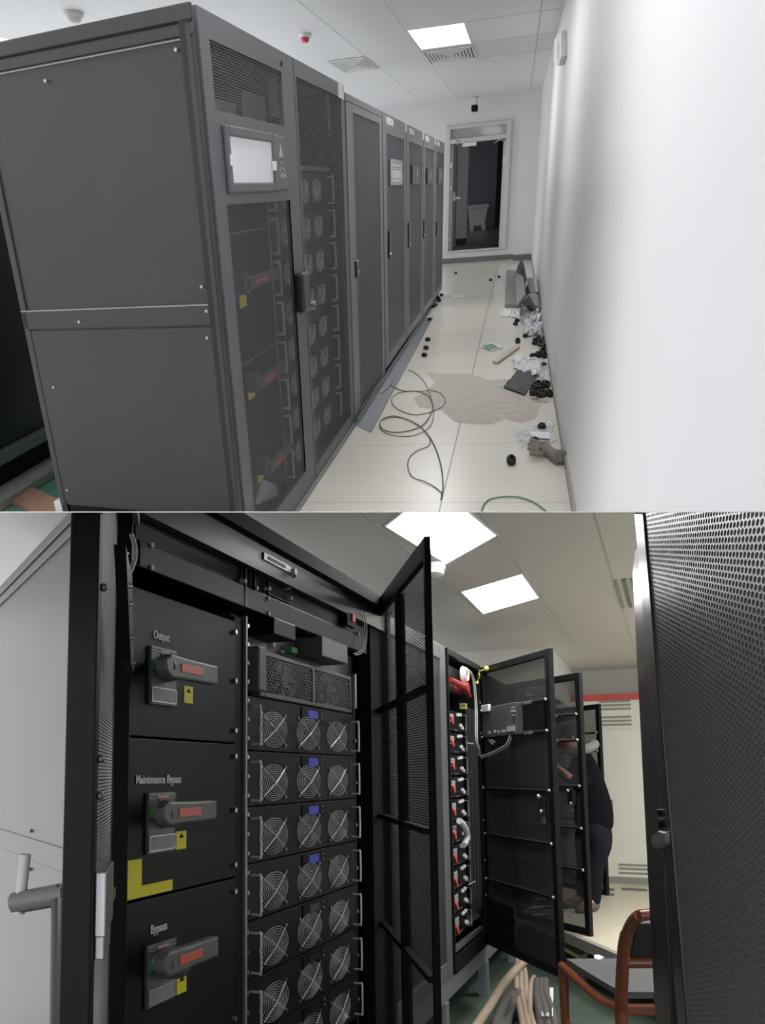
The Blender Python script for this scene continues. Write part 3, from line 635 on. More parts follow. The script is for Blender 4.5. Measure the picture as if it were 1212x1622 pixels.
w3 = [Z2(q) for q in ((600, 395), (500, 405), (380, 405), (260, 430), (205, 490), (230, 560), (330, 625), (450, 655), (580, 640), (690, 600), (765, 550), (778, 490), (720, 420), (620, 393))]
tag(obj('wire', wire(w1, .0042), 'wiredark', smooth=True), 'dark thin wire looping from the trunking across the tiles to the lower edge', 'wire', 'loose wires on the corridor floor')
tag(obj('wire', wire(w2, .0030), 'wiredark', smooth=True), 'finer pale brown wire tangled with the darker loops, ending in a bent S', 'wire', 'loose wires on the corridor floor')
tag(obj('wire', wire(w3, .0036), 'wiredark', smooth=True), 'closed oval loop of wire on the tiles nearest the adhesive patch', 'wire', 'loose wires on the corridor floor')
wg = [(762, 815), (766, 800), (776, 791), (792, 787.5), (808, 786.5), (824, 788), (842, 794), (856, 802), (868, 813)]
tag(obj('wire', wire(wg, .0042), 'wiregreen', smooth=True), 'green wire arching up from the lower edge on the tiles', 'wire')
# black screw caps strewn about
cp = MB(); R = .0225
prof = [(R * .72, 0), (R, .005), (R, .027), (R * .86, .035), (R * .55, .037), (R * .5, .016), (0.004, .014)]
cp.lathe((0, 0, 0), prof, 16, 1.55)
for k in range(12):
    an = k * math.tau / 12; cp.box(R * math.cos(an) - .004, R * math.cos(an) + .004, 1.55 * R * math.sin(an) - .006, 1.55 * R * math.sin(an) + .006, .006, .026)
capme = None; used = {}
def cap(x, y, label, rot=None, tilt=0., group=None, s=1., h=0.):
    global capme
    p_ = fl(x, y, .0); o = None
    if capme is None: o = obj('screw_cap', cp, 'rubber', base=False, smooth=True); capme = o
    else: o = bpy.data.objects.new('screw_cap', capme.data); put(o, ID)
    F = Matrix.Translation(p_ + V((0, 0, h + abs(math.sin(tilt)) * R * s))) @ Matrix.Rotation(rot if rot is not None else random.uniform(0, .4), 4, 'Z') @ Matrix.Rotation(tilt, 4, 'X') @ Matrix.Scale(s, 4)
    ROOM[o] = (TA, F); o.matrix_world = TA @ F
    tag(o, label, 'cap', group); return o
for (x, y, l) in ((677.7, 540, 'farthest of three black caps in line by the trunking end'), (674.8, 553.5, 'middle one of three black caps in line by the trunking end'), (672, 565, 'nearest of three black caps in line by the trunking end'),
                  (722, 434, 'lone black cap on the tiles right of the last cabinet, towards the doorway'), (777, 445, 'black cap left of the grey foam, the nearer of that pair'), (790.5, 440, 'black cap left of the grey foam, the farther of that pair'),
                  (819, 510, 'black cap beside the white papers at the foot of the foam, upper of two'), (816.5, 515, 'black cap beside the white papers at the foot of the foam, lower of two'),
                  (832, 534, 'black cap at the near edge of the crumpled white bags'), (820, 544, 'black cap on the tiles beyond the cardboard strip end'),
                  (844, 566, 'left one of a pair of black caps on the tiles beside the clear sheet'), (852, 566, 'right one of a pair of black caps on the tiles beside the clear sheet'), (862, 567, 'brownish cap touching the skirting beside a pair of black caps'),
                  (860.8, 581, 'black cap by the skirting beside the clear sheet corner'), (866, 611, 'black cap by the skirting above the heap of caps'),
                  (858, 679, 'black cap standing between the adhesive patch and the paper slip'), (846.5, 702, 'black cap lying against the fingertips of the glove'), (809.4, 735, 'lone black cap on the clean tiles left of the glove')):
    cap(x, y, l, tilt=random.choice((0, 0, .5)))
tag(capme, capme['label'])
for (x, y) in ((848, 541), (852, 540), (847, 546), (855, 545)): cap(x, y, 'black cap in the small knot beside the dark rag at the skirting', group='caps in the small knot by the rag')
for (x, y) in ((861.6, 555), (859, 560), (864, 559)): cap(x, y, 'black cap leaning by the skirting below the dark rag', group='caps by the skirting below the rag', tilt=.6)
for (x, y) in ((690, 485), (696, 478), (699.5, 469), (681, 508), (687, 487), (694, 474)): cap(x, y, 'black cap gathered under the foot of the last cabinets', group='caps under the last cabinets')
for (x, y) in ((852, 613), (846, 622), (851, 624), (857, 622), (864, 620), (845, 632), (854, 629), (869, 628), (858, 636), (861, 614), (843, 626), (848, 616), (858, 628)):
    cap(x, y, 'black cap in the heap against the wall beside the black rubber sheet', group='caps in the heap by the black sheet', tilt=random.choice((0, .5, 1.1)), h=random.choice((0, 0, .03)))
# sheets, bags and papers
def crumple(name, quad, n, amp, m, label, cat, seed, th=.0015, h=.004, jit=1.):
    rnd = random.Random(seed); c = [fl(*q) for q in quad]; rows = []
    for i in range(n + 1):
        r = []
        for j in range(n + 1):
            s_, t_ = i / n, j / n; e_ = (c[0] * (1 - s_) + c[3] * s_) * (1 - t_) + (c[1] * (1 - s_) + c[2] * s_) * t_
            jx = V((rnd.uniform(-1, 1) * .02 * jit, rnd.uniform(-1, 1) * .07 * jit, 0)) * (1 if 0 < i < n and 0 < j < n else 1.3)
            q = e_ + jx; q.x = min(q.x, XW - .012); q.z = ZF + h + rnd.random() ** 1.6 * amp; r.append(q)
        rows.append(r)
    o = obj(name, MB().sheet(rows, th), m); tag(o, label, cat); return o
crumple('paper_sheet', ((800, 490), (812, 491), (806, 503), (793, 502)), 4, .010, 'paper', 'flat white paper at the near foot of the grey foam board', 'paper', 1, jit=.2)
crumple('paper_sheet', ((812, 494), (825, 494), (826, 506), (809, 503)), 5, .04, 'paper', 'creased white paper right of the flat one at the foam foot', 'paper', 2, jit=.4)
crumple('plastic_bag', ((822, 492), (842, 496), (840, 512), (820, 508)), 6, .06, 'film', 'clear crumpled bag behind the two caps near the foam', 'plastic bag', 3)
crumple('plastic_bag', ((826, 507), (852, 502), (858, 520), (828, 522)), 9, .10, 'bag', 'upper of the crumpled milky bags against the wall', 'plastic bag', 4)
crumple('plastic_bag', ((828, 520), (856, 518), (858, 532), (836, 535)), 9, .09, 'bag', 'lower of the crumpled milky bags against the wall', 'plastic bag', 5)
crumple('clear_sheet', ((812, 566), (856, 571), (858, 600), (818, 590)), 9, .035, 'bag', 'large creased clear plastic sheet behind the black rubber sheet', 'plastic sheet', 6)
crumple('clear_sheet', ((856, 574), (869, 580), (872, 612), (856, 604)), 7, .05, 'film', 'narrow crumpled clear strip between the caps and the skirting', 'plastic sheet', 7)
crumple('plastic_bag', ((818, 684), (872, 672), (888, 700), (826, 706)), 6, .012, 'film', 'flat clear bag lying under the paper slip above the glove', 'plastic bag', 8)
crumple('dark_rag', ((846, 533), (866, 537), (872, 548), (854, 549)), 6, .05, 'sheet', 'dark folded rag against the skirting among the caps', 'rag', 9)
crumple('rubber_sheet', ((820, 588), (851, 597), (831, 628), (797, 616)), 6, .012, 'sheet', 'flat black rubber sheet lying askew beside the heap of caps', 'rubber sheet', 10, .004, .006, .12)
crumple('paper_slip', ((838, 687), (869, 688), (872, 699), (843, 697)), 4, .004, 'paper', 'white paper slip on the clear bag above the glove', 'paper', 11, .001, .014, .1)
t = thing('printed_packet', 'green and white printed packet lying on the tiles', 'packet', fl(777, 550))
q = [(757, 548), (782, 543), (797, 551), (778, 556)]
obj('sleeve', MB().prism([fl(*k, .004) for k in q], (0, 0, .006)), 'paper', t)
obj('print', MB().prism([fl(*k, .011) for k in ((763, 547.3), (780.5, 544.3), (791, 550.8), (774, 554.3))], (0, 0, .001)), 'pgreen', t)
for (q, l) in ((((715, 468), (735, 468), (735, 471), (717, 471)), 'far'), (((700, 489), (714, 490), (713, 493), (701, 492)), 'near')):
    tag(obj('paper_scrap', MB().prism([fl(*k, .001) for k in q], (0, 0, .002)), 'paper'), 'thin white scrap on the bare tiles by the row end, the %s one' % ('farther' if l == 'far' else 'nearer'), 'paper')
tag(obj('cardboard_strip', MB().prism([fl(*k, .003) for k in ((780, 575), (788, 577.5), (823.5, 551.5), (821.5, 546.5))], (0, 0, .022)), 'card', bevel=.004), 'narrow cardboard strip lying askew on the tiles', 'cardboard')
tag(obj('wood_splinter', MB().prism([fl(*k, .012) for k in ((811, 571), (812, 570), (826, 575), (825, 577))], (0, 0, .01)), 'card'), 'thin brown splinter on the edge of the clear sheet', 'splinter')
# foam
def board(name, pts, th, m, label):
    P = [V(q) for q in pts]; n_ = (P[1] - P[0]).cross(P[3] - P[0]).normalized(); o = obj(name, MB().prism(P, n_ * th), m, bevel=.006); return tag(o, label, 'foam')
board('foam_board', [fl(800, 481, .05), fl(826, 481, .05), fl(820, 429, .09), fl(802, 427, .09)], -.045, 'foam', 'long grey foam board lying left against the pile')
board('foam_board', [fl(815, 441, .03), fl(835, 444, .03), fl(832, 425, .24), fl(827, 408, .46), fl(821, 420, .30)], .03, 'foam', 'pointed grey foam offcut leaning upright at the pillar')
board('foam_board', [fl(820, 490, .15), fl(834, 470, .20), fl(830, 441, .20), fl(818, 436, .17)], .04, 'foam', 'grey foam offcut lying over the right edge of the long board')
board('foam_board', [fl(825, 480, .14), fl(836, 471, .26), fl(848, 492, .10), fl(842, 494, .02)], .03, 'foamd', 'folded grey foam flap with a dark hollow at the near end of the pile')
board('foam_board', [fl(836, 465, .20), fl(851, 463, .24), fl(852, 484, .12), fl(842, 490, .08)], .03, 'foam', 'light grey foam offcut against the skirting at the near end of the pile')
board('foam_board', [fl(834, 440, .10), fl(846, 440, .30), fl(849, 462, .26), fl(839, 464, .06)], .03, 'dustgrey', 'greenish grey offcut against the wall behind the foam flap')
board('foam_board', [fl(831, 462, .02), fl(840, 466, .02), fl(846, 458, .02), fl(838, 450, .02)], .03, 'black', 'black foam piece in the hollow between the offcuts')
# glove
gl = thing('work_glove', 'dirty grey brown work glove lying against the right skirting', 'glove', fl(865, 720))
gm = MB(); N = 8
pth = [fl(889, 726, .04), fl(882, 722, .035), fl(873, 717, .03), (fl(866, 714, .03)), fl(860, 711, .03)]
gm.tube(smooth_path(pth, 4), [.046, .046, .043, .040, .037, .034, .032, .031, .031, .032, .033, .034, .035, .035, .034, .033, .030], 10)
for (q, r) in ((((858, 706), (850, 700), (842, 697.5)), .015), (((857, 710), (848, 706), (838.5, 704)), .017), (((857, 714), (848, 712), (838, 709.5)), .017), (((860, 718), (850, 719), (840.5, 717.5)), .016), (((872, 712), (866, 704), (858, 702)), .014)):
    gm.tube(smooth_path([fl(*k, .035) for k in q], 4), [r * (1.25 - .045 * i) for i in range(9)], 8)
obj('knitted_hand', gm, 'glove', gl, smooth=True)
cu = MB(); cu.sheet([[fl(868, 723, .02), fl(884, 718, .07)], [fl(876, 727, .02), fl(889, 722, .06)], [fl(884, 734, .015), fl(893, 728, .04)]], .012)
obj('cuff', cu, 'foamd', gl)

# ================================================================== LOWER ROOM: the same row with its doors standing open
CUR[0] = TB
XB, ZT, ZB, ZR, ZL, ZCB, YW = -1.235, .80, -1.20, -1.20, -1.55, 1.20, 10.6
# shell
rf = MB(); rf.prism([(-1.3, 7.9, ZR), (-.829, 7.09, ZR), (-.358, 6.28, ZR), (1.2, 3.6, ZR), (3.2, 3.6, ZR), (3.2, YW, ZR), (-3, YW, ZR), (-3, 7.9, ZR)], (0, 0, -.10))
struct('floor_3', rf, 'floorB')
struct('floor_4', MB().box(-4, 3.2, -1.5, YW, ZL - .05, ZL), 'lowfloor')
struct('ceiling_2', MB().box(-5, 3.2, -1.5, YW + .2, ZCB, ZCB + .05), 'ceilB')
struct('wall_front', MB().box(-5, 3.2, YW, YW + .1, ZL, ZCB), 'wallB')
struct('trim_9', MB().box(-5, -1.0, 8.4, YW, .74, ZCB), 'wallB')                 # bulkhead over the row
for i, x in enumerate((-.745, -.26, -1.24)): struct('trim_%d' % (10 + i), MB().box(x - .006, x + .006, 2, YW, ZCB - .003, ZCB + .01), 'seam')
def panel_lamp(pts, label):
    c = sum((V(p) for p in pts), V()) / 4; t = thing('ceiling_light', label, 'ceiling light', (c.x, c.y, ZCB))
    P = [V((p.x, p.y, ZCB - .004)) for p in pts]; obj('diffuser', MB().prism([c.lerp(p, .96) for p in P], (0, 0, .004)), 'lampB', t)
    fr = MB()
    for k in range(4):
        p, q = P[k], P[(k + 1) % 4]; fr.prism([p + V((0, 0, -.002)), q + V((0, 0, -.002)), c.lerp(q, .96) + V((0, 0, -.002)), c.lerp(p, .96) + V((0, 0, -.002))], (0, 0, .006))
    obj('frame', fr, 'white', t)
def bc(x, y): return b(x, y, 2, ZCB)
l1 = [bc(608, 832), bc(707.5, 893), bc(789, 847), None]; l1[3] = l1[0] + (l1[2] - l1[1])
panel_lamp(l1, 'large lit ceiling panel above the tip of the open mesh door, the nearer of two')
panel_lamp([bc(729, 936.6), bc(827.7, 907), bc(855, 946), bc(765, 972)], 'farther lit ceiling panel right of the open mesh door')
def added_lamp(cx, cy, w, l):
    t = thing('ceiling_light', 'added ceiling panel lighting the row, hidden by the big mesh door', 'ceiling light', (cx, cy, ZCB), 'added ceiling panels hidden behind the big mesh door')
    obj('diffuser', MB().box(cx - w / 2, cx + w / 2, cy - l / 2, cy + l / 2, ZCB - .004, ZCB - .001), 'lampC', t)
added_lamp(.42, 4.75, .5, 1.0); added_lamp(.42, 7.0, .5, 1.0); added_lamp(1.5, 4.6, .5, 1.0)  # unseen panels added to throw light on the open cabinet fronts
c = bc(690, 893); t = thing('smoke_detector', 'white round detector on the ceiling between the two lit panels', 'smoke detector', c)
obj('base', MB().lathe(c, [(.055, -.001), (.055, -.03), (.05, -.035)], 20, 1.7), 'white', t, smooth=True); obj('cap', MB().lathe(c, [(.048, -.033), (.044, -.062), (.03, -.07)], 20, 1.7), 'white', t, smooth=True)
v0, v1 = bc(975, 918), bc(1003, 960); t = thing('air_grille', 'slatted ceiling air grille half hidden by the dark door edge', 'vent', (v0 + v1) / 2)
for k in range(4):
    x = v0.x - .01 + k * .05; obj('slat', MB().box(x, x + .02, v0.y, v1.y, ZCB - .01, ZCB - .001), 'slot' if k % 2 == 0 else 'greyplate', t)

# ------------------------------------------------------------------ the open power cabinet
FB = face(XB)
def byz(x, y, xp=XB): q = b(x, y, 0, xp); return q.y, q.z
YA, YB_, YM0, YM1, YE2 = 1.77, 2.367, 2.45, 3.47, 3.83
ups2 = thing('power_cabinet', 'open black power cabinet with three rotary levers and stacked fan modules', 'cabinet', (XB - .3, 2.8, ZL))
GD = V((-.796, .606, 0)); CR = V((XB - .01, YA - .02, 0)); EP = CR + GD * 2.3
bd = MB(); bd.prism([V((XB - .45, YA + .40, ZB)), V((XB - .45, YE2, ZB)), V((EP.x, YE2, ZB)), V((EP.x, EP.y, ZB))], (0, 0, ZT - ZB)); bd.box(XB - .9, XB + .06, YE2, YE2 + .02, ZB, ZT)
for z in (ZT - .03, ZB): bd.prism([V((XB + .02, YA, z)), V((XB + .02, YE2, z)), V((XB - .45, YE2, z)), V((XB - .45, YA + .34, z))], (0, 0, .03))
obj('body', bd, 'black', ups2)
obj('front_frame', MB().box(YA - .01, YE2 + .02, -.075, -.045, ZT - .045, ZT + .004).box(YA - .015, YA + .004, .0, .02, ZB, ZT).box(YE2 - .20, YE2, -.03, .03, ZB, ZT - .04).box(YE2 - .03, YE2 + .012, -.06, .02, ZB, ZT), 'blackmatte', ups2, FB)
obj('header', MB().box(YA, YE2, -.05, -.02, .66, ZT - .03), 'blackgloss', ups2, FB)
obj('transom_panel', MB().box(YA + .01, YE2 - .25, -.03, .02, .528, .598).box(YA + .01, YE2 - .20, -.015, .02, .600, .665), 'blackpanel', ups2, FB, bevel=.003)
sx = [(224, 866), (224, 901), (374, 922), (374, 886), (393, 933), (412, 949), (412, 973), (448, 949), (446, 932), (413, 934), (557, 1005), (390, 897)]
def screws(parent, pts, F, r=.0065, m='steel', y0=.0, y1=-.012):
    for (qy, qz) in pts: obj('screw', MB().cyl((qy, y0, qz), (qy, y1, qz), r, 8), m, parent, F, smooth=False)
screws(ups2, [byz(*q) for q in sx], FB, .0075, 'lightgrey', -.01, -.036)
sm = MB(); q = byz(376, 900); sm.box(q[0] - .003, q[0] + .003, -.032, -.02, .535, .66); q = byz(391, 910); sm.box(q[0] - .003, q[0] + .003, -.032, -.02, .60, .66)
a0, a1 = byz(412, 915), byz(448, 949); sm.box(a0[0], a0[0] + .004, -.032, -.02, .605, .65); sm.box(a0[0], a1[0], -.032, -.02, .604, .607)
obj('panel_seam', sm, 'blackgloss', ups2, FB)
k0, k1 = byz(416, 872, XB + .05), byz(466, 900, XB + .05)
lt = obj('latch_plate', MB().box(k0[0], k0[0] + .22, -.056, -.048, .702, .726).box(k0[0] + .26, k1[0], -.056, -.048, .695, .715), 'dullsteel', ups2, FB)
obj('latch_cam', MB().cyl((k0[0] + .24, -.05, .712), (k0[0] + .24, -.066, .712), .012, 12), 'white', lt, FB)
obj('latch_slot', MB().box(k0[0] + .03, k0[0] + .17, -.058, -.055, .709, .719), 'black', lt, FB)
# three breaker compartments with their rotary levers
def compartment(z0, z1, title, tpx, plate, lever, ylabel, name_label, tilt):
    p = obj('breaker_panel', MB().box(YA + .012, YB_, .0, .03, z0 + .003, z1 - .003), 'blackpanel', ups2, FB, bevel=.002)
    (tx0, ty0, tx1, ty1) = tpx; q0, q1 = byz(tx0, ty0), byz(tx1, ty1)
    zt_ = (q0[1] + q1[1]) / 2; F = FB @ Matrix.Translation((q0[0], -.0025, zt_))
    o = text('lettering', title, .031, p, F, sx=1.0, bold=.02); xs = [v.co.x for v in o.data.vertices]; s = (q1[0] - q0[0]) / (max(xs) - min(xs))
    for v in o.data.vertices: v.co.x *= s
    (pa, pb, pc, pd) = plate; ya, yb = (byz(*pa)[0] + byz(*pd)[0]) / 2, (byz(*pb)[0] + byz(*pc)[0]) / 2
    zb_, za_ = (byz(*pc)[1] + byz(*pd)[1]) / 2, (byz(*pa)[1] + byz(*pb)[1]) / 2; h = za_ - zb_; w = yb - ya
    pl = obj('switch_plate', MB().box(ya, yb, -.010, .0, zb_, za_), 'greyplate', p, FB, bevel=.002)
    obj('plate_rib', MB().box(ya, yb, -.0125, -.009, za_ - h * .045, za_ - h * .03).box(ya, yb, -.0125, -.009, za_ - h * .095, za_ - h * .08), 'lightgrey', pl, FB)
    obj('maker_strip', MB().box(ya + w * .33, ya + w * .72, -.0125, -.009, za_ - h * .082, za_ - h * .05), 'paper', pl, FB)
    obj('red_marker', MB().box(ya + w * .36, ya + w * .66, -.0125, -.009, za_ - h * .17, za_ - h * .10), 'red', pl, FB)
    obj('green_marker', MB().box(ya + w * .02, ya + w * .19, -.0125, -.009, za_ - h * .40, za_ - h * .26), 'green', pl, FB)
    obj('arc_arrow', MB().ring((ya + w * .5, -.011, za_ - h * .36), (w * .40, 0, 0), (0, 0, h * .20), .0022, 8, 4, math.radians(112), math.radians(160)), 'white', pl, FB)
    obj('rating_plate', MB().box(ya + w * .03, yb - w * .03, -.0125, -.009, zb_ + h * .05, zb_ + h * .29), 'ratings', pl, FB)
    obj('plate_rib', MB().frame4(ya + w * .02, yb - w * .02, zb_ + h * .04, zb_ + h * .30, w * .02, w * .02, h * .02, h * .02, -.0135, -.009), 'silver', pl, FB)
    # lever: a hub on the plate and an arm held out from the panel
    (lx0, ly0, lx1, ly1) = lever; OUT = .105; e0, e1 = byz(lx0, ly0, XB + OUT), byz(lx1, ly1, XB + OUT)
    cy, cz = ya + w * .52, za_ - h * .36; zc_ = (e0[1] + e1[1]) / 2
    hb = MB(); hb.tube([(cy, -.008, cz), (cy, -.03, cz), (cy - .005, -.06, cz), (e0[0] + .035, -OUT + .01, zc_)], [.038, .036, .032, .026], 20)
    lv = obj('rotary_lever', hb, 'greyhandle', p, FB, smooth=True)
    ar = MB(); n = 10
    for i in range(1): ar.prism([(e0[0] + .005, -OUT - .012, zc_ - .014), (e0[0] + .0, -OUT - .012, zc_ + .014), (e0[0] + .03, -OUT - .012, zc_ + .030), (e0[0] + .12, -OUT - .012, zc_ + .027), (e1[0], -OUT - .012, zc_ + .026), (e1[0], -OUT - .012, zc_ - .026), (e0[0] + .10, -OUT - .012, zc_ - .028), (e0[0] + .03, -OUT - .012, zc_ - .030)], (0, .032, 0))
    obj('lever_arm', ar, 'greyhandle', lv, FB, bevel=.006)
    obj('red_strip', MB().box(e0[0] + (e1[0] - e0[0]) * .27, e0[0] + (e1[0] - e0[0]) * .67, -OUT - .0145, -OUT - .011, zc_ - .011, zc_ + .011), 'orange', lv, FB, bevel=.001)
    (y0, y1, y2, y3) = ylabel; g0, g1 = byz(y0, y1), byz(y2, y3)
    zl1 = byz((y0 + y2) / 2, y1)[1]; zl0 = byz((y0 + y2) / 2, y3)[1]
    yl = obj('warning_label', MB().box(g0[0], g1[0], -.0015, 0, zl0, zl1), 'yellow', p, FB)
    obj('warning_sign', MB().prism([((g0[0] + g1[0]) / 2 - .014, -.002, zl1 - .018), ((g0[0] + g1[0]) / 2 + .014, -.002, zl1 - .018), ((g0[0] + g1[0]) / 2, -.002, zl1 - .005)], (0, .0006, 0)), 'black', yl, FB)
    screws(p, [(YB_ - .012, z1 - .04), (YB_ - .012, (z0 + z1) / 2), (YB_ - .012, z0 + .04)], FB, .008)
    return p
z_s1, z_s2 = .094, -.318
compartment(z_s1, .486, 'Output', (242, 1011, 266.5, 1016), ((234, 1022), (276, 1032), (273.5, 1119), (234, 1116)), (256, 1054, 340, 1069), (291.4, 1087, 305, 1114), 'output', 0)
mid = compartment(z_s2, z_s1, 'Maintenance Bypass', (214, 1240, 285, 1241), ((230, 1255.6), (272.7, 1255), (272.7, 1348), (230, 1353)), (252, 1286, 338, 1286), (279, 1316.5, 294.3, 1345), 'maintenance', 0)
compartment(ZB + .05, z_s2, 'Bypass', (237, 1478, 263, 1473), ((228.7, 1498), (273, 1486), (273.5, 1579), (228.7, 1598)), (252, 1521, 341, 1507), (279.8, 1543, 294.6, 1573), 'bypass', 0)
g = [byz(*q) for q in ((200.5, 1362.4), (224.2, 1361), (224, 1402), (272.7, 1393.5), (272.7, 1411), (200.5, 1425))]
zz = [(g[0][1] + g[1][1]) / 2, (g[2][1] + g[3][1]) / 2, (g[4][1] + g[5][1]) / 2]
lg = MB(); lg.box(g[0][0], g[1][0], -.0016, .0, zz[2], zz[0]); lg.box(g[1][0], g[3][0], -.0016, .0, zz[2], zz[1])
obj('notice_label', lg, 'yellow', mid, FB)
obj('inner_post', MB().box(YB_ + .004, YM0 - .02, .004, .03, ZB, .50), 'black', ups2, FB)
obj('rack_rail', MB().box(YM0 - .020, YM0 - .010, -.008, .02, ZB, .512), 'silver', ups2, FB, bevel=.002)
for ya_, yb_ in ((YM0 - .010, YM0 - .001), (YM1 + .001, YM1 + .03)): obj('rack_flange', MB().box(ya_, yb_, .0, .02, ZB, .40), 'black', ups2, FB)
screws(ups2, [(YM0 - .004, .48 - .061 * i) for i in range(26)] + [(YM1 + .012, .14 - .18 * i) for i in range(7)], FB, .007, 'steel', .0, -.009)
# covers, bypass label and cables over the grille unit
for k, (pa, pb) in enumerate((((413, 983), (448, 1018)), ((491, 1013), (533, 1054)))):
    q0, q1 = byz(*pa), byz(*pb); obj('cover_box', MB().box(q0[0], q1[0], -.05, .12, q1[1] + .002, .524), ('blackpanel', 'greyplate')[k], ups2, FB, bevel=.003)
q0, q1 = byz(449, 1005), byz(462, 1018); obj('socket_label', MB().box(q0[0], q1[0], .058, .06, q1[1], q0[1]), 'yellowplain', ups2, FB)
q0, q1 = byz(470, 1026), byz(479, 1033); obj('plug_block', MB().box(q0[0], q1[0], .02, .06, q1[1] - .005, q0[1] + .006), 'green', ups2, FB)
q0 = byz(451, 1020); obj('plug_block', MB().box(q0[0], q0[0] + .016, .045, .06, q0[1] - .006, q0[1] + .008), 'white', ups2, FB); obj('usb_socket', MB().box(q0[0] + .07, q0[0] + .10, .045, .06, q0[1] - .018, q0[1] - .010), 'lightgrey', ups2, FB)
obj('back_plate', MB().box(YM0, YE2 - .2, .06, .10, .43, .53), 'greyplate', ups2, FB)
for pts, m, r in ((((576, 970), (580, 985), (581, 1005), (578, 1026), (570, 1036), (562, 1037)), 'cablegrey', .0025), (((573, 972), (577, 988), (578, 1008), (575, 1026), (568, 1033), (560, 1035)), 'cablegrey', .002)):
    obj('cable', MB().tube(smooth_path([V((byz(x, y, XB + .06)[0], -.06, byz(x, y, XB + .06)[1])) for x, y in pts], 5), r, 6), m, ups2, FB, smooth=True)
q0 = byz(540, 981); obj('fuse_holder', MB().box(q0[0] - .055, q0[0] + .05, -.05, -.03, q0[1] - .035, q0[1] + .02), 'black', ups2, FB)
obj('fuse_button', MB().box(q0[0] - .012, q0[0] + .02, -.058, -.049, q0[1] - .014, q0[1] + .018), 'red', ups2, FB)
# grille unit with two fans behind perforated sheet
t = thing('bypass_module', 'module with two square perforated fan grilles above the fan modules', 'power module', None, F=face(XB, 2.48, .258)); FBM = face(XB, 2.48, .258); W = 3.44 - 2.48
obj('housing', MB().box(0, W, .03, .38, 0, .155), 'black', t, FBM)
obj('side_bezel', MB().box(0, .060, -.03, .03, .012, .160), 'greyhandle', t, FBM, bevel=.006)
obj('front_frame', MB().frame4(.06, W, 0, .155, .035, .02, .014, .014, -.006, .03).box(.52, .545, -.006, .03, 0, .155), 'greyplate', t, FBM, bevel=.002)
for x0, x1 in ((.095, .52), (.545, W - .02)): obj('perforated_grille', MB().prism([(x0, -.003, .03), (x0 + .03, -.003, .014), (x1 - .03, -.003, .014), (x1, -.003, .03), (x1, -.003, .125), (x1 - .03, -.003, .141), (x0 + .03, -.003, .141), (x0, -.003, .125)], (0, .002, 0)), 'meshfan', t, FBM)
for cx in (.30, .74):
    fb = MB(); fb.ring((cx, .018, .078), (.11, 0, 0), (0, 0, .062), .006, 24, 5); fb.cyl((cx, .028, .078), (cx, .010, .078), .03, 16)
    for k in range(7): an = k * math.tau / 7; fb.prism([(cx + .03 * math.cos(an), .02, .078 + .018 * math.sin(an)), (cx + .105 * math.cos(an), .014, .078 + .058 * math.sin(an)), (cx + .105 * math.cos(an + .55), .024, .078 + .058 * math.sin(an + .55)), (cx + .03 * math.cos(an + .5), .026, .078 + .018 * math.sin(an + .5))], (0, .002, 0))
    obj('fan', fb, 'greyhandle', t, FBM)
obj('side_handle', MB().box(W + .01, W + .03, -.02, .0, .02, .17), 'silver', t, FBM, bevel=.003)
# seven fan modules
PIT = .1805; ZM = .1335 + PIT - .18
mod = fan_module('power_module', 'topmost of seven black fan modules, right under the grille unit', 'power module', XB, YM0, YM1, .134, .254, [(2.648, .208 - .003), (2.962, .205 - .003), (3.268, .205 - .003)], .113, .060, 'fan modules in the open power cabinet') if False else None
z_top = .2545
mod = fan_module('power_module', 'topmost of seven black fan modules, right under the grille unit', 'power module', XB, YM0, YM1, z_top - PIT + .06 - .06, z_top, [(2.648, .2545 - .104), (2.962, .2545 - .104), (3.268, .2545 - .104)], .113, .060, 'fan modules in the open power cabinet', wire=.0012, rings=8, hand=.80)
for i, nm in enumerate(('second', 'third', 'fourth', 'fifth', 'sixth', 'seventh')):
    c_ = copy_tree(mod, Matrix.Translation((0, 0, -PIT * (i + 1))), '%s of the seven black fan modules counted from the grille unit down' % nm)
    if i >= 3:
        for q in [k for k in ROOM if k.parent and k.parent.parent == c_ and k.name.startswith('lcd')]: q.data = q.data.copy(); q.data.materials.clear(); q.data.materials.append(X['blackgloss'])

# ------------------------------------------------------------------ doors
def leaf(parent, hinge, free, z0, z1, mesh, sw, bars=(), vbars=(), th=.035, m='black', barm='black', name='door', tw=.05, bw=.05, hw=None, barr=.010):
    """an open door: X from the hinge to the free edge, Z up, thickness away from the camera"""
    h, f = V((*hinge, z0)), V((*free, z0)); w = (f - h).length; F = frm(h, f - h); H = z1 - z0
    hw = hw or sw
    d = obj(name, MB().frame4(0, w, 0, H, hw, sw, bw, tw, 0, th), m, parent, F, bevel=.003)
    obj('perforated_panel', MB().box(hw, w - sw, th - .006, th - .004, bw, H - tw), mesh, d, F)
    for z in bars: obj('crossbar', MB().box(hw, w - sw, -.012, th - .006, z - z0 - barr, z - z0 + barr), barm, d, F)
    for x in vbars: obj('upright_bar', MB().box(x - .014, x + .014, -.006, th - .006, bw, H - tw), barm, d, F)
    return d, F, w
def loc(F, x, y):      # pixel -> door-local X, Z on the door's face
    q = F.inverted() @ hitp(BB, x, y, F.translation, F.col[1].to_3d()); return q.x, q.z
d1, F1, W1 = leaf(ups2, (XB, 3.80), (b(672, 849, 2, ZT).x, b(672, 849, 2, ZT).y), ZB - .02, ZT, 'meshB', .03, [byz(604.6, 1130)[1], byz(605, 1290)[1], byz(609, 1453.6)[1]], [], tw=.075, th=.022)
vx = loc(F1, 632, 1150)[0]; obj('upright_bar', MB().box(vx - .016, vx + .016, -.006, .03, .05, ZT - ZB - .06), 'black', d1, F1)
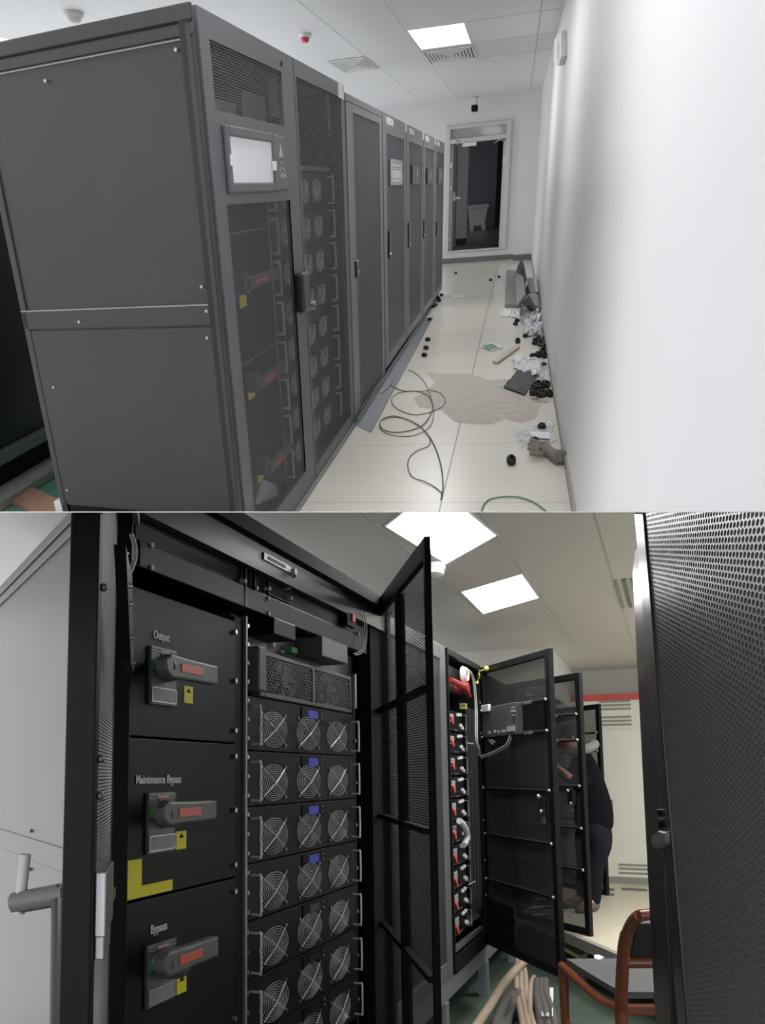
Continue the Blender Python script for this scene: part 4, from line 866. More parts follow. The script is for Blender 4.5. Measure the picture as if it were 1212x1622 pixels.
for z in (.60, -.32, -.95): obj('hinge', MB().cyl((-.006, .01, z - ZB), (-.006, .01, z - ZB + .09), .014, 10), 'black', d1, F1)
# left leaf, seen almost edge on
FLx, FLy = ray(BB, 150, 1212), None
hx, hy = XB + .03, YA - .02; r_ = ray(BB, 151, 1212); k_ = .93 / r_.y; fx, fy = r_.x * k_, .93
dl, FLf, WL = leaf(ups2, (fx, fy), (hx, hy), ZB, ZT, 'meshB2', .05, [], [], th=.040, tw=.06)      # X runs from the free edge back to the hinge
obj('inner_return', MB().box(WL * .38, WL - .02, -.016, -.002, .62 - ZB, ZT - ZB - .02), 'greyhandle', dl, FLf, bevel=.003)
zA, zB_ = b(180, 936, 0, XB + .2).z, b(180, 1062, 0, XB + .2).z
obj('gas_strut', MB().prism([(WL * .25, -.022, zA - ZB), (WL * .50, -.022, zA - ZB), (WL * .66, -.022, zB_ - ZB), (WL * .50, -.022, zB_ - ZB)], (0, .02, 0)), 'blackgloss', dl, FLf)
for q in ((.38, .75), (.42, .60), (.50, .30), (.56, .05)): obj('screw', MB().cyl((WL * q[0], -.020, zB_ - ZB + (zA - zB_) * q[1]), (WL * q[0], -.028, zB_ - ZB + (zA - zB_) * q[1]), .005, 8), 'steel', dl, FLf)
for z in (.42, .26, .02, -.03, -.62): obj('rivet', MB().ball((.03, -.004, z - ZB), .006, 8, 6), 'dullsteel', dl, FLf, smooth=True)
zq = hitp(BB, 150, 1385, FLf @ V((0, 0, 0)), V((0, 1, 0))).z; zq2 = hitp(BB, 150, 1530, FLf @ V((0, 0, 0)), V((0, 1, 0))).z
lk = obj('lock_case', MB().box(.02, .17, -.016, -.001, zq - ZB - .085, zq - ZB), 'silver', dl, FLf, bevel=.002)
obj('lock_keeper', MB().box(.03, .15, -.014, -.001, zq2 - ZB, zq2 - ZB + .035), 'silver', dl, FLf, bevel=.002)
obj('lock_bolt', MB().box(.17, .30, -.012, -.004, zq - ZB - .07, zq - ZB - .055), 'dullsteel', lk, FLf)
sw = MB(); hz0 = hitp(BB, 60, 1440, FLf @ V((0, 0, 0)), V((0, 1, 0))).z
Ey = .93
def lp(x, y): return FLf.inverted() @ b(x, y, 1, Ey + .06)
A0, A1 = lp(107, 1415), lp(24, 1430); B0, B1 = lp(30, 1447), lp(40, 1353)
obj('swing_handle', MB().tube([A0 + V((0, 0, .0)), A1], .016, 10), 'greyhandle', dl, FLf, smooth=True)
obj('handle_grip', MB().tube(smooth_path([B0, (B0 + B1) / 2, B1], 4), .0085, 10), 'lightgrey', dl, FLf, smooth=True)
C0, C1 = lp(97, 1620), lp(100, 1400)
obj('handle_plate', MB().tube([C0, C1 + V((0, 0, -.02)), C1], [.017, .017, .010], 10), 'blackgloss', dl, FLf, smooth=True)
obj('cable', MB().tube(smooth_path([V((byz(x, y, XB + .12)[0], -.12, byz(x, y, XB + .12)[1])) for x, y in ((208, 846), (213, 862), (214, 882), (208, 902), (201, 912))], 5), .0055, 8), 'cablegrey', ups2, FB, smooth=True)
obj('door_stay', MB().tube([V((byz(x, y, XB + .2)[0], -.2, byz(x, y, XB + .2)[1])) for x, y in ((184, 868), (203, 877))], .0035, 6), 'steel', ups2, FB)

# ------------------------------------------------------------------ closed mesh cabinet, then the battery cabinet and the rest of the row
t = thing('mesh_door_cabinet', 'closed grey-edged cabinet seen between the open mesh door and the battery cabinet', 'cabinet', (XB - .4, 4.5, ZL))
obj('body', MB().box(XB - .9, XB - .03, 3.87, 5.20, ZB, ZT - .02), 'inner', t)
d_, _, _ = (obj('door', MB().frame4(3.87, 5.19, ZB, ZT - .02, .10, .14, .10, .09, 0, .03), 'frame', t, FB, bevel=.003), 0, 0)
obj('perforated_panel', MB().box(3.97, 5.05, .008, .010, ZB + .10, ZT - .11), 'meshB2', d_, FB)
t = thing('battery_cabinet', 'open battery cabinet with rows of red connectors and a control box on its door', 'cabinet', (XB - .3, 5.8, ZL)); batt = t
Y0, Y1_ = 5.21, 6.24
bd = MB(); bd.box(XB - .9, XB - .35, Y0, Y1_, ZB, ZT - .02); bd.box(XB - .9, XB, Y0, Y0 + .03, ZB, ZT - .02); bd.box(XB - .9, XB, Y1_ - .03, Y1_, ZB, ZT - .02); bd.box(XB - .9, XB, Y0, Y1_, ZT - .05, ZT - .02); bd.box(XB - .9, XB, Y0, Y1_, ZB, ZB + .05)
obj('body', bd, 'black', t); obj('front_frame', MB().frame4(Y0, Y1_, ZB, ZT - .02, .02, .05, .09, .04, -.01, .02), 'black', t, FB, bevel=.003)
obj('inner_sill', MB().box(Y0 + .05, Y1_ - .05, .02, .05, ZB + .10, ZB + .13).box(Y0 + .05, Y1_ - .05, .03, .20, ZB + .20, ZB + .22), 'greyhandle', t, FB)
XI2 = XB - .025
def ci(x, y): q = b(x, y, 0, XI2); return q.y, q.z
FCI = face(XI2)
lv = [ci(706, 1077), ci(722, 1088), ci(726, 1090), ci(737, 1103)]
bk = obj('breaker', MB().box(Y0 + .10, Y0 + .60, .02, .12, .53, .70), 'blackpanel', t, FCI)
obj('red_lever', MB().tube([(lv[0][0], -.03, lv[0][1]), (lv[1][0], -.05, lv[1][1]), (lv[3][0], -.03, lv[3][1])], [.018, .022, .015], 8), 'reddark', bk, FCI); obj('red_hub', MB().cyl((lv[2][0], -.07, lv[2][1]), (lv[2][0], .02, lv[2][1]), .034, 14), 'reddark', bk, FCI)
wl = ci(729, 1069); wm = MB()
for k in range(4): wm.ring((wl[0], -.02 - .008 * k, wl[1]), (.07 - .006 * k, 0, 0), (0, 0, .052 - .004 * k), .008, 18, 6)
obj('cable_coil', wm, 'white', t, FCI)
for k in range(2): q = ci(734, 1116 + 5 * k); obj('terminal', MB().box(q[0] - .03, q[0] + .03, -.02, .02, q[1] - .009, q[1] + .008), 'yellowplain', t, FCI)
for k, x in enumerate((738, 743, 748, 752)):
    q0, q1 = ci(x, 1130), ci(x + 6, 1490); obj('busbar_cable', MB().tube([(q0[0], -.0, .45), (q0[0], .0, ZB + .25)], .016, 8), 'cableblack', t, FCI, smooth=True)
for i in range(2):
    q = ci(736 if i else 730, 1177); q = ci((733, 735)[i], (1177, 1401)[i]); obj('cable_tie', MB().tube([(q[0], -.03, q[1]), (q[0] + .20, -.03, q[1])], .004, 5), 'cablegrey', t, FCI)
for k, z in enumerate((.68, .50, .28, .10, -.10, -.34, -.62, -.86)): obj('rack_hole', MB().box(Y1_ - .075, Y1_ - .06, -.014, -.009, z, z + .012), 'lightgrey', t, FB)
zs = [ci(710, 1140)[1], ci(716, 1470)[1]]; n = 10; pitb = (zs[0] - zs[1]) / (n - 1)
yq0, yq1 = Y0 + .036, ci(736, 1290)[1] * 0 + ci(736, 1290)[0]
bt = thing('battery_module', 'topmost battery module with a red connector in the open battery cabinet', 'battery', None, 'battery modules in the open cabinet', F=face(XI2, yq0, zs[0])); FBt = face(XI2, yq0, zs[0]); w = yq1 - yq0
obj('case', MB().box(0, w, 0, .25, -pitb * .46, pitb * .46), 'black', bt, FBt, bevel=.003)
obj('red_connector', MB().tube([(w * .06, .0, .01), (w * .06, -.035, .008), (w * .05, -.045, -.03)], [.013, .013, .007], 8), 'reddark', bt, FBt, smooth=True)
lb = obj('rating_label', MB().box(w * .22, w * .46, -.003, 0, -.008, .042), 'lightgrey', bt, FBt)
obj('print', MB().box(w * .25, w * .43, -.004, -.002, .028, .031).box(w * .25, w * .43, -.004, -.002, .016, .019).box(w * .25, w * .43, -.004, -.002, .004, .007), 'greyplate', lb, FBt)
for (qx, qz) in ((.70, .045), (.84, .05), (.86, -.02), (.95, -.035)): obj('terminal', MB().box(w * qx - .018, w * qx + .022, -.012, 0, qz - .008, qz + .010), 'white', bt, FBt)
obj('bow_handle', MB().tube([(w * .97, 0, -.05), (w * .97, -.03, -.05), (w * .97, -.03, .05), (w * .97, 0, .05)], .003, 5), 'silver', bt, FBt)
for qa, qb in ((.1, .3), (.45, .7)): obj('vent_slot', MB().box(w * qa, w * qb, -.003, .001, -pitb * .42, -pitb * .38), 'greyplate', bt, FBt)
for i, nm in enumerate(('second', 'third', 'fourth', 'fifth', 'sixth', 'seventh', 'eighth', 'ninth', 'lowest')):
    copy_tree(bt, Matrix.Translation((0, 0, -pitb * (i + 1))), '%s battery module%s in the open battery cabinet' % (nm, ' from the top' if nm != 'lowest' else ' of the stack'))
q = [ci(715, 1300), ci(724, 1310), ci(728, 1326), ci(722, 1338)]
obj('jumper_cable', MB().tube(smooth_path([(p_[0], -.05, p_[1]) for p_ in q], 5), .020, 8), 'cablegrey', t, FCI, smooth=True)
# its door, with the control box and cables
d2, F2, W2 = leaf(t, (XB, 6.21), (-.645, 5.37), ZB, ZT - .04, 'meshB2', .05, [], tw=.045, hw=.06)
L2 = lambda x, y: loc(F2, x, y)
zbars = [(L2(765, 1129)[1] + L2(864, 1105)[1]) / 2, (L2(866, 1158)[1]), (L2(769, 1250)[1] + L2(870, 1251)[1]) / 2, (L2(771.8, 1321)[1] + L2(873.6, 1336)[1]) / 2, (L2(774.6, 1392)[1] + L2(876, 1421)[1]) / 2]
for z in zbars:
    obj('crossbar', MB().box(.06, W2 - .05, -.012, .03, z - .010, z + .008), 'black', d2, F2); obj('bar_edge', MB().box(.06, W2 - .05, -.0135, -.011, z + .004, z + .008), 'greyplate', d2, F2)
    for x in (.045, W2 - .032): obj('screw', MB().ball((x, -.010, z), .012, 8, 6), 'steel', d2, F2, smooth=True)
for z in zbars[:2]: obj('stud', MB().box(W2 * .70, W2 * .74, -.022, -.010, z - .010, z + .012).box(W2 * .76, W2 * .80, -.022, -.010, z - .010, z + .012), 'silver', d2, F2)
c0, c1 = L2(775, 1126), L2(831, 1158); cx0, cx1 = c0[0], c1[0]; cz1, cz0 = zbars[0] + .01, zbars[1] - .005
cb = obj('control_box', MB().box(cx0, cx1, -.055, .02, cz0, cz1), 'frame', d2, F2, bevel=.004)
obj('box_wing', MB().box(cx1, W2 - .06, -.01, .02, cz0 + .01, cz1 - .01), 'blackpanel', d2, F2)
pz = MB(); pz.box(cx0 + .02, cx0 + .14, -.07, -.05, cz1 - .03, cz1 + .018); obj('white_connector', pz, 'paper', cb, F2, bevel=.003)
pk = MB()
for qx, qz, ww in ((.10, .03, .03), (.19, .035, .03), (.25, .03, .02), (.31, .03, .05)): pk.box(cx0 + qx, cx0 + qx + ww, -.06, -.054, cz0 + qz - .01, cz0 + qz + .008)
pk.box(cx1 - .12, cx1 - .02, -.066, -.054, cz0 + .02, cz0 + .055); pk.box(cx1 - .05, cx1 - .01, -.062, -.054, cz0 + .12, cz0 + .13); pk.box(cx1 - .05, cx1 - .01, -.062, -.054, cz0 + .17, cz0 + .178); pk.box(cx1 - .05, cx1 - .005, -.066, -.054, cz0 + .143, cz0 + .158)
obj('socket', pk, 'lightgrey', cb, F2)
lz = L2(863, 1263); lk = obj('lock_case', MB().box(lz[0] - .03, lz[0] + .035, -.025, 0, lz[1] - .10, lz[1] + .0), 'blackgloss', d2, F2, bevel=.004)
obj('lock_knob', MB().ball((lz[0] - .02, -.03, lz[1] + .005), .016, 10, 8), 'steel', lk, F2, smooth=True); obj('lock_knob', MB().ball((lz[0] + .01, -.032, lz[1] - .085), .013, 10, 8), 'steel', lk, F2, smooth=True); obj('lock_tab', MB().box(lz[0] - .01, lz[0] + .03, -.022, -.015, lz[1] - .16, lz[1] - .12), 'dullsteel', lk, F2)
q0, q1 = L2(775, 1425), L2(816, 1500); obj('lower_plate', MB().box(q0[0], q1[0], .0, .02, .06, q0[1]), 'blackgloss', d2, F2)
xo = .06
def dp(x, y, o=.06): q = b(x, y, 0, XB + o); return q
cab = [dp(744, 1062), dp(748, 1072), dp(751, 1090), dp(753, 1120), dp(753.5, 1150), dp(754, 1172), dp(758, 1186)]
cab += [F2 @ V((loc(F2, x, y)[0], -.05, loc(F2, x, y)[1])) for x, y in ((770, 1197), (785, 1194), (800, 1187), (813, 1179), (819, 1165))]
for k, r in enumerate((.0045, .0038)): obj('cable', MB().tube(smooth_path([p_ + V((.008 * k, .014 * k, -.010 * k)) for p_ in cab], 5), r, 8), 'cablegrey', t, smooth=True)
ew = [dp(749, 1073), dp(752, 1080), dp(757, 1082)] + [F2 @ V((loc(F2, x, y)[0], -.03, loc(F2, x, y)[1])) for x, y in ((763, 1079), (766, 1070), (765, 1064), (771, 1062), (777, 1059))]
obj('earth_wire', MB().tube(smooth_path(ew, 5), .0055, 8), 'earth', t, smooth=True)
q = F2 @ V((loc(F2, 777, 1059)[0], -.03, loc(F2, 777, 1059)[1])); obj('earth_stud', MB().ball(q, .018, 10, 8), 'earth', t, smooth=True)
tb = MB()
for (x, y) in ((779, 1170), (782, 1174), (785, 1171)): p_ = F2 @ V((loc(F2, x, y)[0], -.03, loc(F2, x, y)[1])); tb.tube([p_, p_ + V((.03, -.06, -.02))], .006, 5)
obj('cable_tie', tb, 'cablegrey', t)
# two more cabinets with open doors
def open_cab(y0, y1, hinge, free, label, ztop, bars, sw=.05):
    t = thing('open_cabinet', label, 'cabinet', (XB - .4, (y0 + y1) / 2, ZL))
    obj('body', MB().box(XB - .9, XB - .02, y0, y1, ZB, ztop), 'black', t)
    d, F, W = leaf(t, hinge, free, ZB, ztop, 'meshB2', sw, [], tw=.05, hw=.06)
    for z in bars:
        obj('crossbar', MB().box(.06, W - sw, -.012, .03, z - ZB - .010, z - ZB + .008), 'black', d, F); obj('bar_edge', MB().box(.06, W - sw, -.0135, -.011, z - ZB + .003, z - ZB + .008), 'greyplate', d, F)
        obj('screw', MB().ball((W - .034, -.010, z - ZB), .014, 8, 6), 'steel', d, F, smooth=True)
    for z in bars[:2]: obj('stud', MB().box(W * .62, W * .66, -.022, -.010, z - ZB - .010, z - ZB + .012).box(W * .68, W * .72, -.022, -.010, z - ZB - .010, z - ZB + .012), 'silver', d, F)
    z = bars[2] - ZB - .03; lk = obj('lock_case', MB().box(W - .16, W - .09, -.025, 0, z - .11, z), 'blackgloss', d, F, bevel=.004)
    obj('lock_knob', MB().ball((W - .14, -.03, z - .005), .016, 10, 8), 'steel', lk, F, smooth=True); obj('lock_knob', MB().ball((W - .11, -.032, z - .10), .013, 10, 8), 'steel', lk, F, smooth=True); obj('lock_tab', MB().box(W - .14, W - .10, -.022, -.015, z - .17, z - .14), 'dullsteel', lk, F)
    return t, d, F, W
def zAt(x, y, fx, fy): return b(x, y, 0, fx).z
t3, d3, F3, W3 = open_cab(6.26, 7.47, (XB, 7.44), (-.60, 6.80), 'third open cabinet of the row, its mesh door half hiding the leaning person', .76, [b(914, 1131, 1, 6.83).z, b(916, 1172, 1, 6.83).z, b(919, 1245, 1, 6.83).z, b(922, 1312, 1, 6.83).z, b(925, 1378, 1, 6.83).z])
t = thing('mesh_door_cabinet', 'black cabinet hidden mostly behind the third open door', 'cabinet', (XB - .4, 8, ZL)); obj('body', MB().box(XB - .9, XB - .0, 7.49, 8.60, ZB, .76), 'black', t)
t4, d4, F4, W4 = open_cab(8.63, 9.80, (XB, 9.76), (-.63, 9.1), 'farthest open cabinet, its narrow mesh door before the cream cabinet', .69, [b(945, 1160, 1, 9.1).z, b(947, 1189, 1, 9.1).z, b(950, 1245, 1, 9.1).z, b(952, 1300, 1, 9.1).z])
# steel stand carrying the row above the lower floor
t = thing('steel_stand', 'grey steel stand carrying the battery cabinet above the lower floor', 'stand', (XB - .3, 5.6, ZL))
obj('rail', MB().box(XB - .05, XB - .01, 3.9, 8.2, -1.32, -1.205).box(XB - .9, XB - .86, 3.9, 8.2, -1.32, -1.205), 'zinc', t, bevel=.003)
for y in (5.03, 6.22, 7.4): obj('leg', MB().box(XB - .06, XB - .0, y - .04, y + .04, ZL, -1.32), 'zinc', t)
for y in (5.03, 6.22, 7.4): obj('leg', MB().box(XB - .9, XB - .85, y - .04, y + .04, ZL, -1.32), 'zinc', t)
# cables on the lower floor under the open door
def lf(x, y, h): return b(x, y, 2, ZL + h)
def cabl(pts, r, m, label, group=None):
    o = obj('cable', MB().tube(smooth_path([lf(x, y, h) for x, y, h in pts], 6), r, 8), m, smooth=True); return tag(o, label, 'cable', group)
cabl([(832, 1522, .27), (818, 1535, .24), (800, 1556, .20), (780, 1588, .14), (760, 1618, .10), (745, 1640, .06)], .028, 'cablebeige', 'beige thick cable curving down left out of the bundle below the battery cabinet door')
for k, dx in enumerate((0, 7, 14)):
    cabl([(820 + dx * .5, 1520, .25), (818 + dx, 1545, .20), (819 + dx, 1572, .14), (824 + dx * 1.1, 1600, .09), (830 + dx * 1.2, 1630, .05)], .019, 'cablebeige', 'upright beige cable in the trio hanging below the battery cabinet door', 'trio of upright beige cables')
cabl([(846, 1548, .18), (841, 1560, .16), (839, 1585, .12), (840, 1625, .05)], .018, 'cablebeige', 'thin beige cable curving down beside the dusty grey ones')
for k, (x, dx) in enumerate(((850, 4), (857, 7), (864, 10))): cabl([(x, 1553, .17), (x, 1575, .13), (x + dx, 1600, .09), (x + dx * 1.6, 1628, .04)], .026, 'cabledusty', 'dusty grey cable in the sheaf left of the chair leg', 'dusty grey cables by the chair')
for k, (x, y) in enumerate(((804, 1575), (796, 1580), (812, 1572))): cabl([(x + 8, y, .14), (x, y + 18, .10), (x - 8, y + 38, .05), (x - 12, y + 60, .02)], .034, 'cabledusty', 'stubby dusty grey conduit end lying under the beige cables', 'dusty conduit ends')
p0 = lf(868, 1590, .0); rb = MB(); rnd = random.Random(5); rows = [[lf(858 + 18 * j / 4, 1565 + 45 * i / 4, .06 + rnd.random() * .06) for j in range(5)] for i in range(5)]
tag(obj('plastic_bag', MB().sheet(rows, .004), 'paper'), 'white crumpled bag on the floor behind the chair front leg', 'plastic bag')
q = [lf(x, y, .06) for x, y in ((888, 1503), (898, 1500), (932, 1515), (918, 1520))]; tag(obj('timber_strip', MB().prism(q, (0, 0, .03)), 'woodtrim'), 'pale yellow timber strip on the lower floor by the raised edge', 'timber strip')
ed = MB(); e0, e1 = V((-.829, 7.09, ZR)), V((-.358, 6.28, ZR)); dv = (e1 - e0).normalized(); nv = V((-dv.y, dv.x, 0)) * -1
ed.prism([e0 - dv * .5, e1 + dv * 1.0, e1 + dv * 1.0 + nv * .05, e0 - dv * .5 + nv * .05], (0, 0, -.06)); tag(obj('floor_edge_strip', ed, 'skirt2'), 'dull metal strip edging the raised beige floor', 'edge strip')
for (x, y, l, w) in ((965, 1410, 'dark small scrap on the beige floor before the cream cabinet', .05), (968, 1418, 'second dark scrap on the beige floor, slightly nearer', .03), (1005, 1410, 'long dark sliver on the beige floor by the cream cabinet', .12)):
    p_ = b(x, y, 2, ZR); tag(obj('floor_scrap', MB().box(p_.x - w, p_.x + w, p_.y - .04, p_.y + .04, ZR, ZR + .015), 'skirt'), l, 'scrap')

# ------------------------------------------------------------------ cream cabinet at the far wall
YC = 10.2
def wc(x, y, Y=YC): return b(x, y, 1, Y)
t = thing('cream_cabinet', 'tall cream cabinet with a red stripe and louvres at the far wall', 'cabinet', (-.3, 10.35, ZR))
zs1 = (wc(922, 1105).z + wc(1012, 1093).z) / 2; zg = (wc(950, 1158).z + wc(1013, 1152).z) / 2; zbs = ZR
obj('body', MB().box(-1.1, .75, YC, YW - .02, zbs, zs1), 'whitecab', t, bevel=.006)
obj('red_stripe', MB().box(-1.1, .75, YC - .008, YC, zs1 - .075, zs1), 'redstripe', t)
obj('upper_panel', MB().box(-1.08, .73, YC - .012, YC, zg + .012, zs1 - .08), 'whitecab', t, bevel=.003)
x0, x1 = wc(950, 1130).x, wc(1000, 1130).x
for k in range(6):
    zz = wc(975, (1112, 1118, 1124, 1137, 1143, 1149)[k] - 1).z; obj('louvre', MB().box(x0, x1, YC - .016, YC - .011, zz - .012, zz + .012), 'slot', t)
dx0 = (wc(953, 1160).x + wc(962, 1390).x) / 2
dd = obj('door', MB().box(dx0, .72, YC - .018, YC, zbs + .07, zg - .012), 'whitecab', t, bevel=.004)
obj('panel_left', MB().box(-1.08, dx0 - .012, YC - .014, YC, zbs + .07, zg - .012), 'whitecab', t, bevel=.004)
for k in range(3): zz = wc(1000, (1370, 1376, 1383)[k]).z; obj('louvre', MB().box(wc(980, 1370).x, .3, YC - .022, YC - .017, zz - .012, zz + .012), 'slot', dd)
q = wc(966.5, 1273); obj('lock', MB().box(q.x - .035, q.x + .03, YC - .05, YC - .018, q.z - .045, q.z + .045), 'greyplate', dd, bevel=.004)
obj('plinth', MB().box(-1.1, .75, YC - .004, YC + .1, zbs, zbs + .06), 'slot', t)

# ------------------------------------------------------------------ person leaning in behind the third door
YP = 8.1
def pp(x, y, dy=0.): return b(x, y, 1, YP + dy)
def skin(name, chains, m, parent=None, lvl=2):
    me = bpy.data.meshes.new(name); vs, es, rs = [], [], []
    idx = {}
    for ch in chains:
        prev = None
        for (p_, r) in ch:
            k = tuple(round(c, 4) for c in p_)
            if k not in idx: idx[k] = len(vs); vs.append(V(p_)); rs.append(r)
            i = idx[k]
            if prev is not None and (prev, i) not in es and prev != i: es.append((prev, i))
            prev = i
    base = ROOM[parent][1].translation if parent else V()
    me.from_pydata([tuple(v - base) for v in vs], es, []); o = bpy.data.objects.new(name, me); put(o, Matrix.Translation(base), parent)
    me.materials.append(X[m]); md = o.modifiers.new('skin', 'SKIN')
    for i, sv in enumerate(me.skin_vertices[0].data): sv.radius = rs[i] if hasattr(rs[i], '__len__') else (rs[i], rs[i]); sv.use_root = i == 0
    s = o.modifiers.new('sub', 'SUBSURF'); s.levels = s.render_levels = lvl; md.use_smooth_shade = True
    return o
pel = pp(941, 1296); chest = pp(935, 1222); neck = pp(917, 1188, -.05); head = pp(905, 1176, -.1)
hipR, hipL = pel + V((.055, -.06, -.05)), pel + V((-.085, .06, -.05))
kneR, kneL = pp(940, 1366) + V((.02, -.05, 0)), pp(926, 1366) + V((0, .1, 0))
ankR, ankL = pp(937, 1432) + V((.02, -.05, 0)), pp(921, 1430) + V((0, .15, 0)); ankR.z = ankL.z = ZR + .09
toeR, toeL = ankR + V((-.10, -.16, -.055)), ankL + V((-.12, -.14, -.055))
shR, shL = chest + V((-.02, -.14, .03)), chest + V((-.10, .12, .07))
elR, elL = pp(921, 1246, -.25), pp(900, 1235, .1); waR, waL = pp(900, 1228, -.3), pp(884, 1215, .05)
person = thing('person', 'person in a black jacket and dark jeans leaning in behind the third open mesh door', 'person', (pel.x, pel.y, ZR))
def hand(w, d, sgn):
    ch = []; d = d.normalized(); up = V((0, 0, 1)); sd = d.cross(up).normalized(); palm = w + d * .08
    ch.append([(w, .026), (palm, (.036, .020))])
    for k, (o_, l) in enumerate(((-.030, .065), (-.010, .078), (.010, .074), (.030, .058))):
        k0 = palm + sd * o_ + d * .015; ch.append([(palm, (.036, .020)), (k0, .011), (k0 + d * l * .5 - up * .008, .0095), (k0 + d * l - up * .03, .008)])
    th_ = w + d * .03 + sd * sgn * .04; ch.append([(w, .026), (th_, .012), (th_ + d * .045 + sd * sgn * .012 - up * .01, .010)])
    return ch
body = [[(pel, .09), (chest - V((0, 0, .10)), .10), (chest, .11), (neck, .055), (head - V((0, 0, .05)), .065), (head + V((-.01, -.01, .05)), (.085, .10)), (head + V((-.015, -.01, .125)), .075)],
        [(pel, .09), (hipR, .07), (kneR, .062), (ankR, .045), (toeR, .035)], [(pel, .09), (hipL, .07), (kneL, .062), (ankL, .045), (toeL, .035)],
        [(chest, .11), (shR, .042), (elR, .038), (waR, .03)], [(chest, .11), (shL, .042), (elL, .038), (waL, .03)]] + hand(waR, waR - elR, 1) + hand(waL, waL - elL, -1)
skin('body', body, 'skin', person)
hd = head + V((-.012, -.01, .05)); fc = MB()            # face turned to the cabinets on the left
fd = V((-.9, -.35, -.15)).normalized(); sd = fd.cross(V((0, 0, 1))).normalized()
for s_ in (-1, 1): fc.ball(hd + fd * .088 + sd * s_ * .033 + V((0, 0, .012)), .012, 8, 6)
obj('eye', fc, 'black', person, smooth=True)
obj('nose', MB().tube([hd + fd * .09 + V((0, 0, .01)), hd + fd * .112 + V((0, 0, -.028)), hd + fd * .09 + V((0, 0, -.035))], [.008, .015, .010], 8), 'skin', person, smooth=True)
obj('mouth', MB().tube([hd + fd * .088 + sd * -.025 + V((0, 0, -.06)), hd + fd * .094 + V((0, 0, -.06)), hd + fd * .088 + sd * .025 + V((0, 0, -.06))], .006, 6), 'red', person, smooth=True)
for s_ in (-1, 1): obj('ear', MB().ball(hd + sd * s_ * .088 - fd * .005, (.014, .022, .032), 8, 6), 'skin', person, smooth=True)
obj('hair', MB().ball(hd - fd * .022 + V((0, 0, .035)), (.105, .118, .092), 16, 10), 'hair', person, smooth=True)
obj('hood', MB().ring(neck + V((.03, 0, .02)), (.10, .03, .03), (-.02, .11, .02), .045, 16, 8), 'hood', person, smooth=True)
jk = [[(pel - V((0, 0, .14)), (.17, .15)), (pel - V((0, 0, .02)), (.175, .155)), (pel + V((0, 0, .10)), (.185, .16)), (chest - V((0, 0, .02)), (.20, .17)), (neck - V((0, 0, .05)), .11)],
      [(chest - V((0, 0, .02)), (.20, .17)), (chest + V((-.02, -.15, .02)), .09), (elR, .068), (waR - (waR - elR) * .1, .048)], [(chest - V((0, 0, .02)), (.20, .17)), (chest + V((-.10, .12, .06)), .09), (elL, .068), (waL - (waL - elL) * .1, .048)]]
skin('jacket', jk, 'jacket', person)
top = pel + V((0, 0, .05)); fork = pel - V((0, 0, .05))
jn = [[(top, (.14, .13)), (fork, (.15, .14)), (hipR - V((-.01, 0, .16)), .100), (kneR, .080), (ankR - V((0, 0, .055)), .060)], [(fork, (.15, .14)), (hipL - V((0, 0, .16)), .100), (kneL, .080), (ankL - V((0, 0, .055)), .060)]]
skin('jeans', jn, 'jeans', person)
for an, to in ((ankR, toeR), (ankL, toeL)):
    o = skin('shoe', [[(an + V((.03, .05, -.045)), .048), (an + V((-.01, -.02, -.04)), .056), (to, (.046, .040)), (to + (to - an) * V((.25, .25, 0)), .034)]], 'shoe', person)

# ------------------------------------------------------------------ wooden chair, seen from behind its left side
ZS = -1.05
def cs(x, y, z=ZS): return b(x, y, 2, z)
bl, fl_ = cs(981, 1588), cs(892, 1531); ax = (fl_ - bl); ax.z = 0; dep = ax.length; ax.normalize(); sx_ = V((ax.y, -ax.x, 0)); wid = .62
if sx_.x < 0: sx_ = -sx_
CF = Matrix((ax, sx_, V((0, 0, 1)))).transposed().to_4x4(); CF.translation = V((bl.x, bl.y, ZL))   # X forwards, Y to the chair's far side
ch = thing('wooden_chair', 'varnished red brown wooden chair with a worn grey seat', 'chair', None, F=CF)
hs = ZS - ZL
rows = []
for i in range(9):
    s_ = i / 8; r = []
    for j in range(9):
        q = j / 8; r.append((.02 + (dep - .02) * s_, .02 + (wid - .04) * q, hs + .012 + .030 * math.sin(math.pi * s_) * math.sin(math.pi * q)))
    rows.append(r)
obj('seat_pad', MB().sheet(rows, .03), 'chairseat', ch, CF, smooth=True)
for y in (0, wid): obj('seat_rail', MB().tube(smooth_path([(0, y, hs - .03), (dep * .35, y, hs - .045), (dep * .75, y, hs - .02), (dep + .02, y, hs + .0)], 5), [.024] * 16, 8), 'chairwood', ch, CF, smooth=True)
for xa_, xb2 in ((dep - .03, dep + .02), (-.01, .03)): obj('seat_rail', MB().box(xa_, xb2, 0, wid, hs - .06, hs - .01), 'chairwood', ch, CF, bevel=.008)
def zpx(x, y): q = CF.inverted() @ hitp(BB, x, y, CF.translation, sx_); return q.x, q.z
post = [zpx(*p_) for p_ in ((985, 1620), (984, 1590), (985, 1560), (987, 1525), (989, 1500), (994, 1478), (1003, 1460), (1013, 1450))]
for y in (0, wid):
    pts = [(min(q[0], .06), y, q[1]) for q in post]; pts = [(pts[0][0] - .03, y, 0)] + pts
    obj('back_post', MB().tube(smooth_path(pts, 5), [.030 if k < 30 else .026 for k in range(41)], 8), 'chairwood', ch, CF, smooth=True)
    obj('front_leg', MB().tube([(dep - .0, y, 0), (dep, y, hs * .5), (dep, y, hs - .01)], [.022, .025, .028], 8), 'chairwood', ch, CF, smooth=True)
    obj('side_stretcher', MB().tube([(0, y, hs * .42), (dep, y, hs * .42)], .02, 6), 'chairwood', ch, CF, smooth=True)
z0, z1 = post[3][1], post[-1][1]; xb_, xt_ = post[3][0], min(post[-1][0], .06)
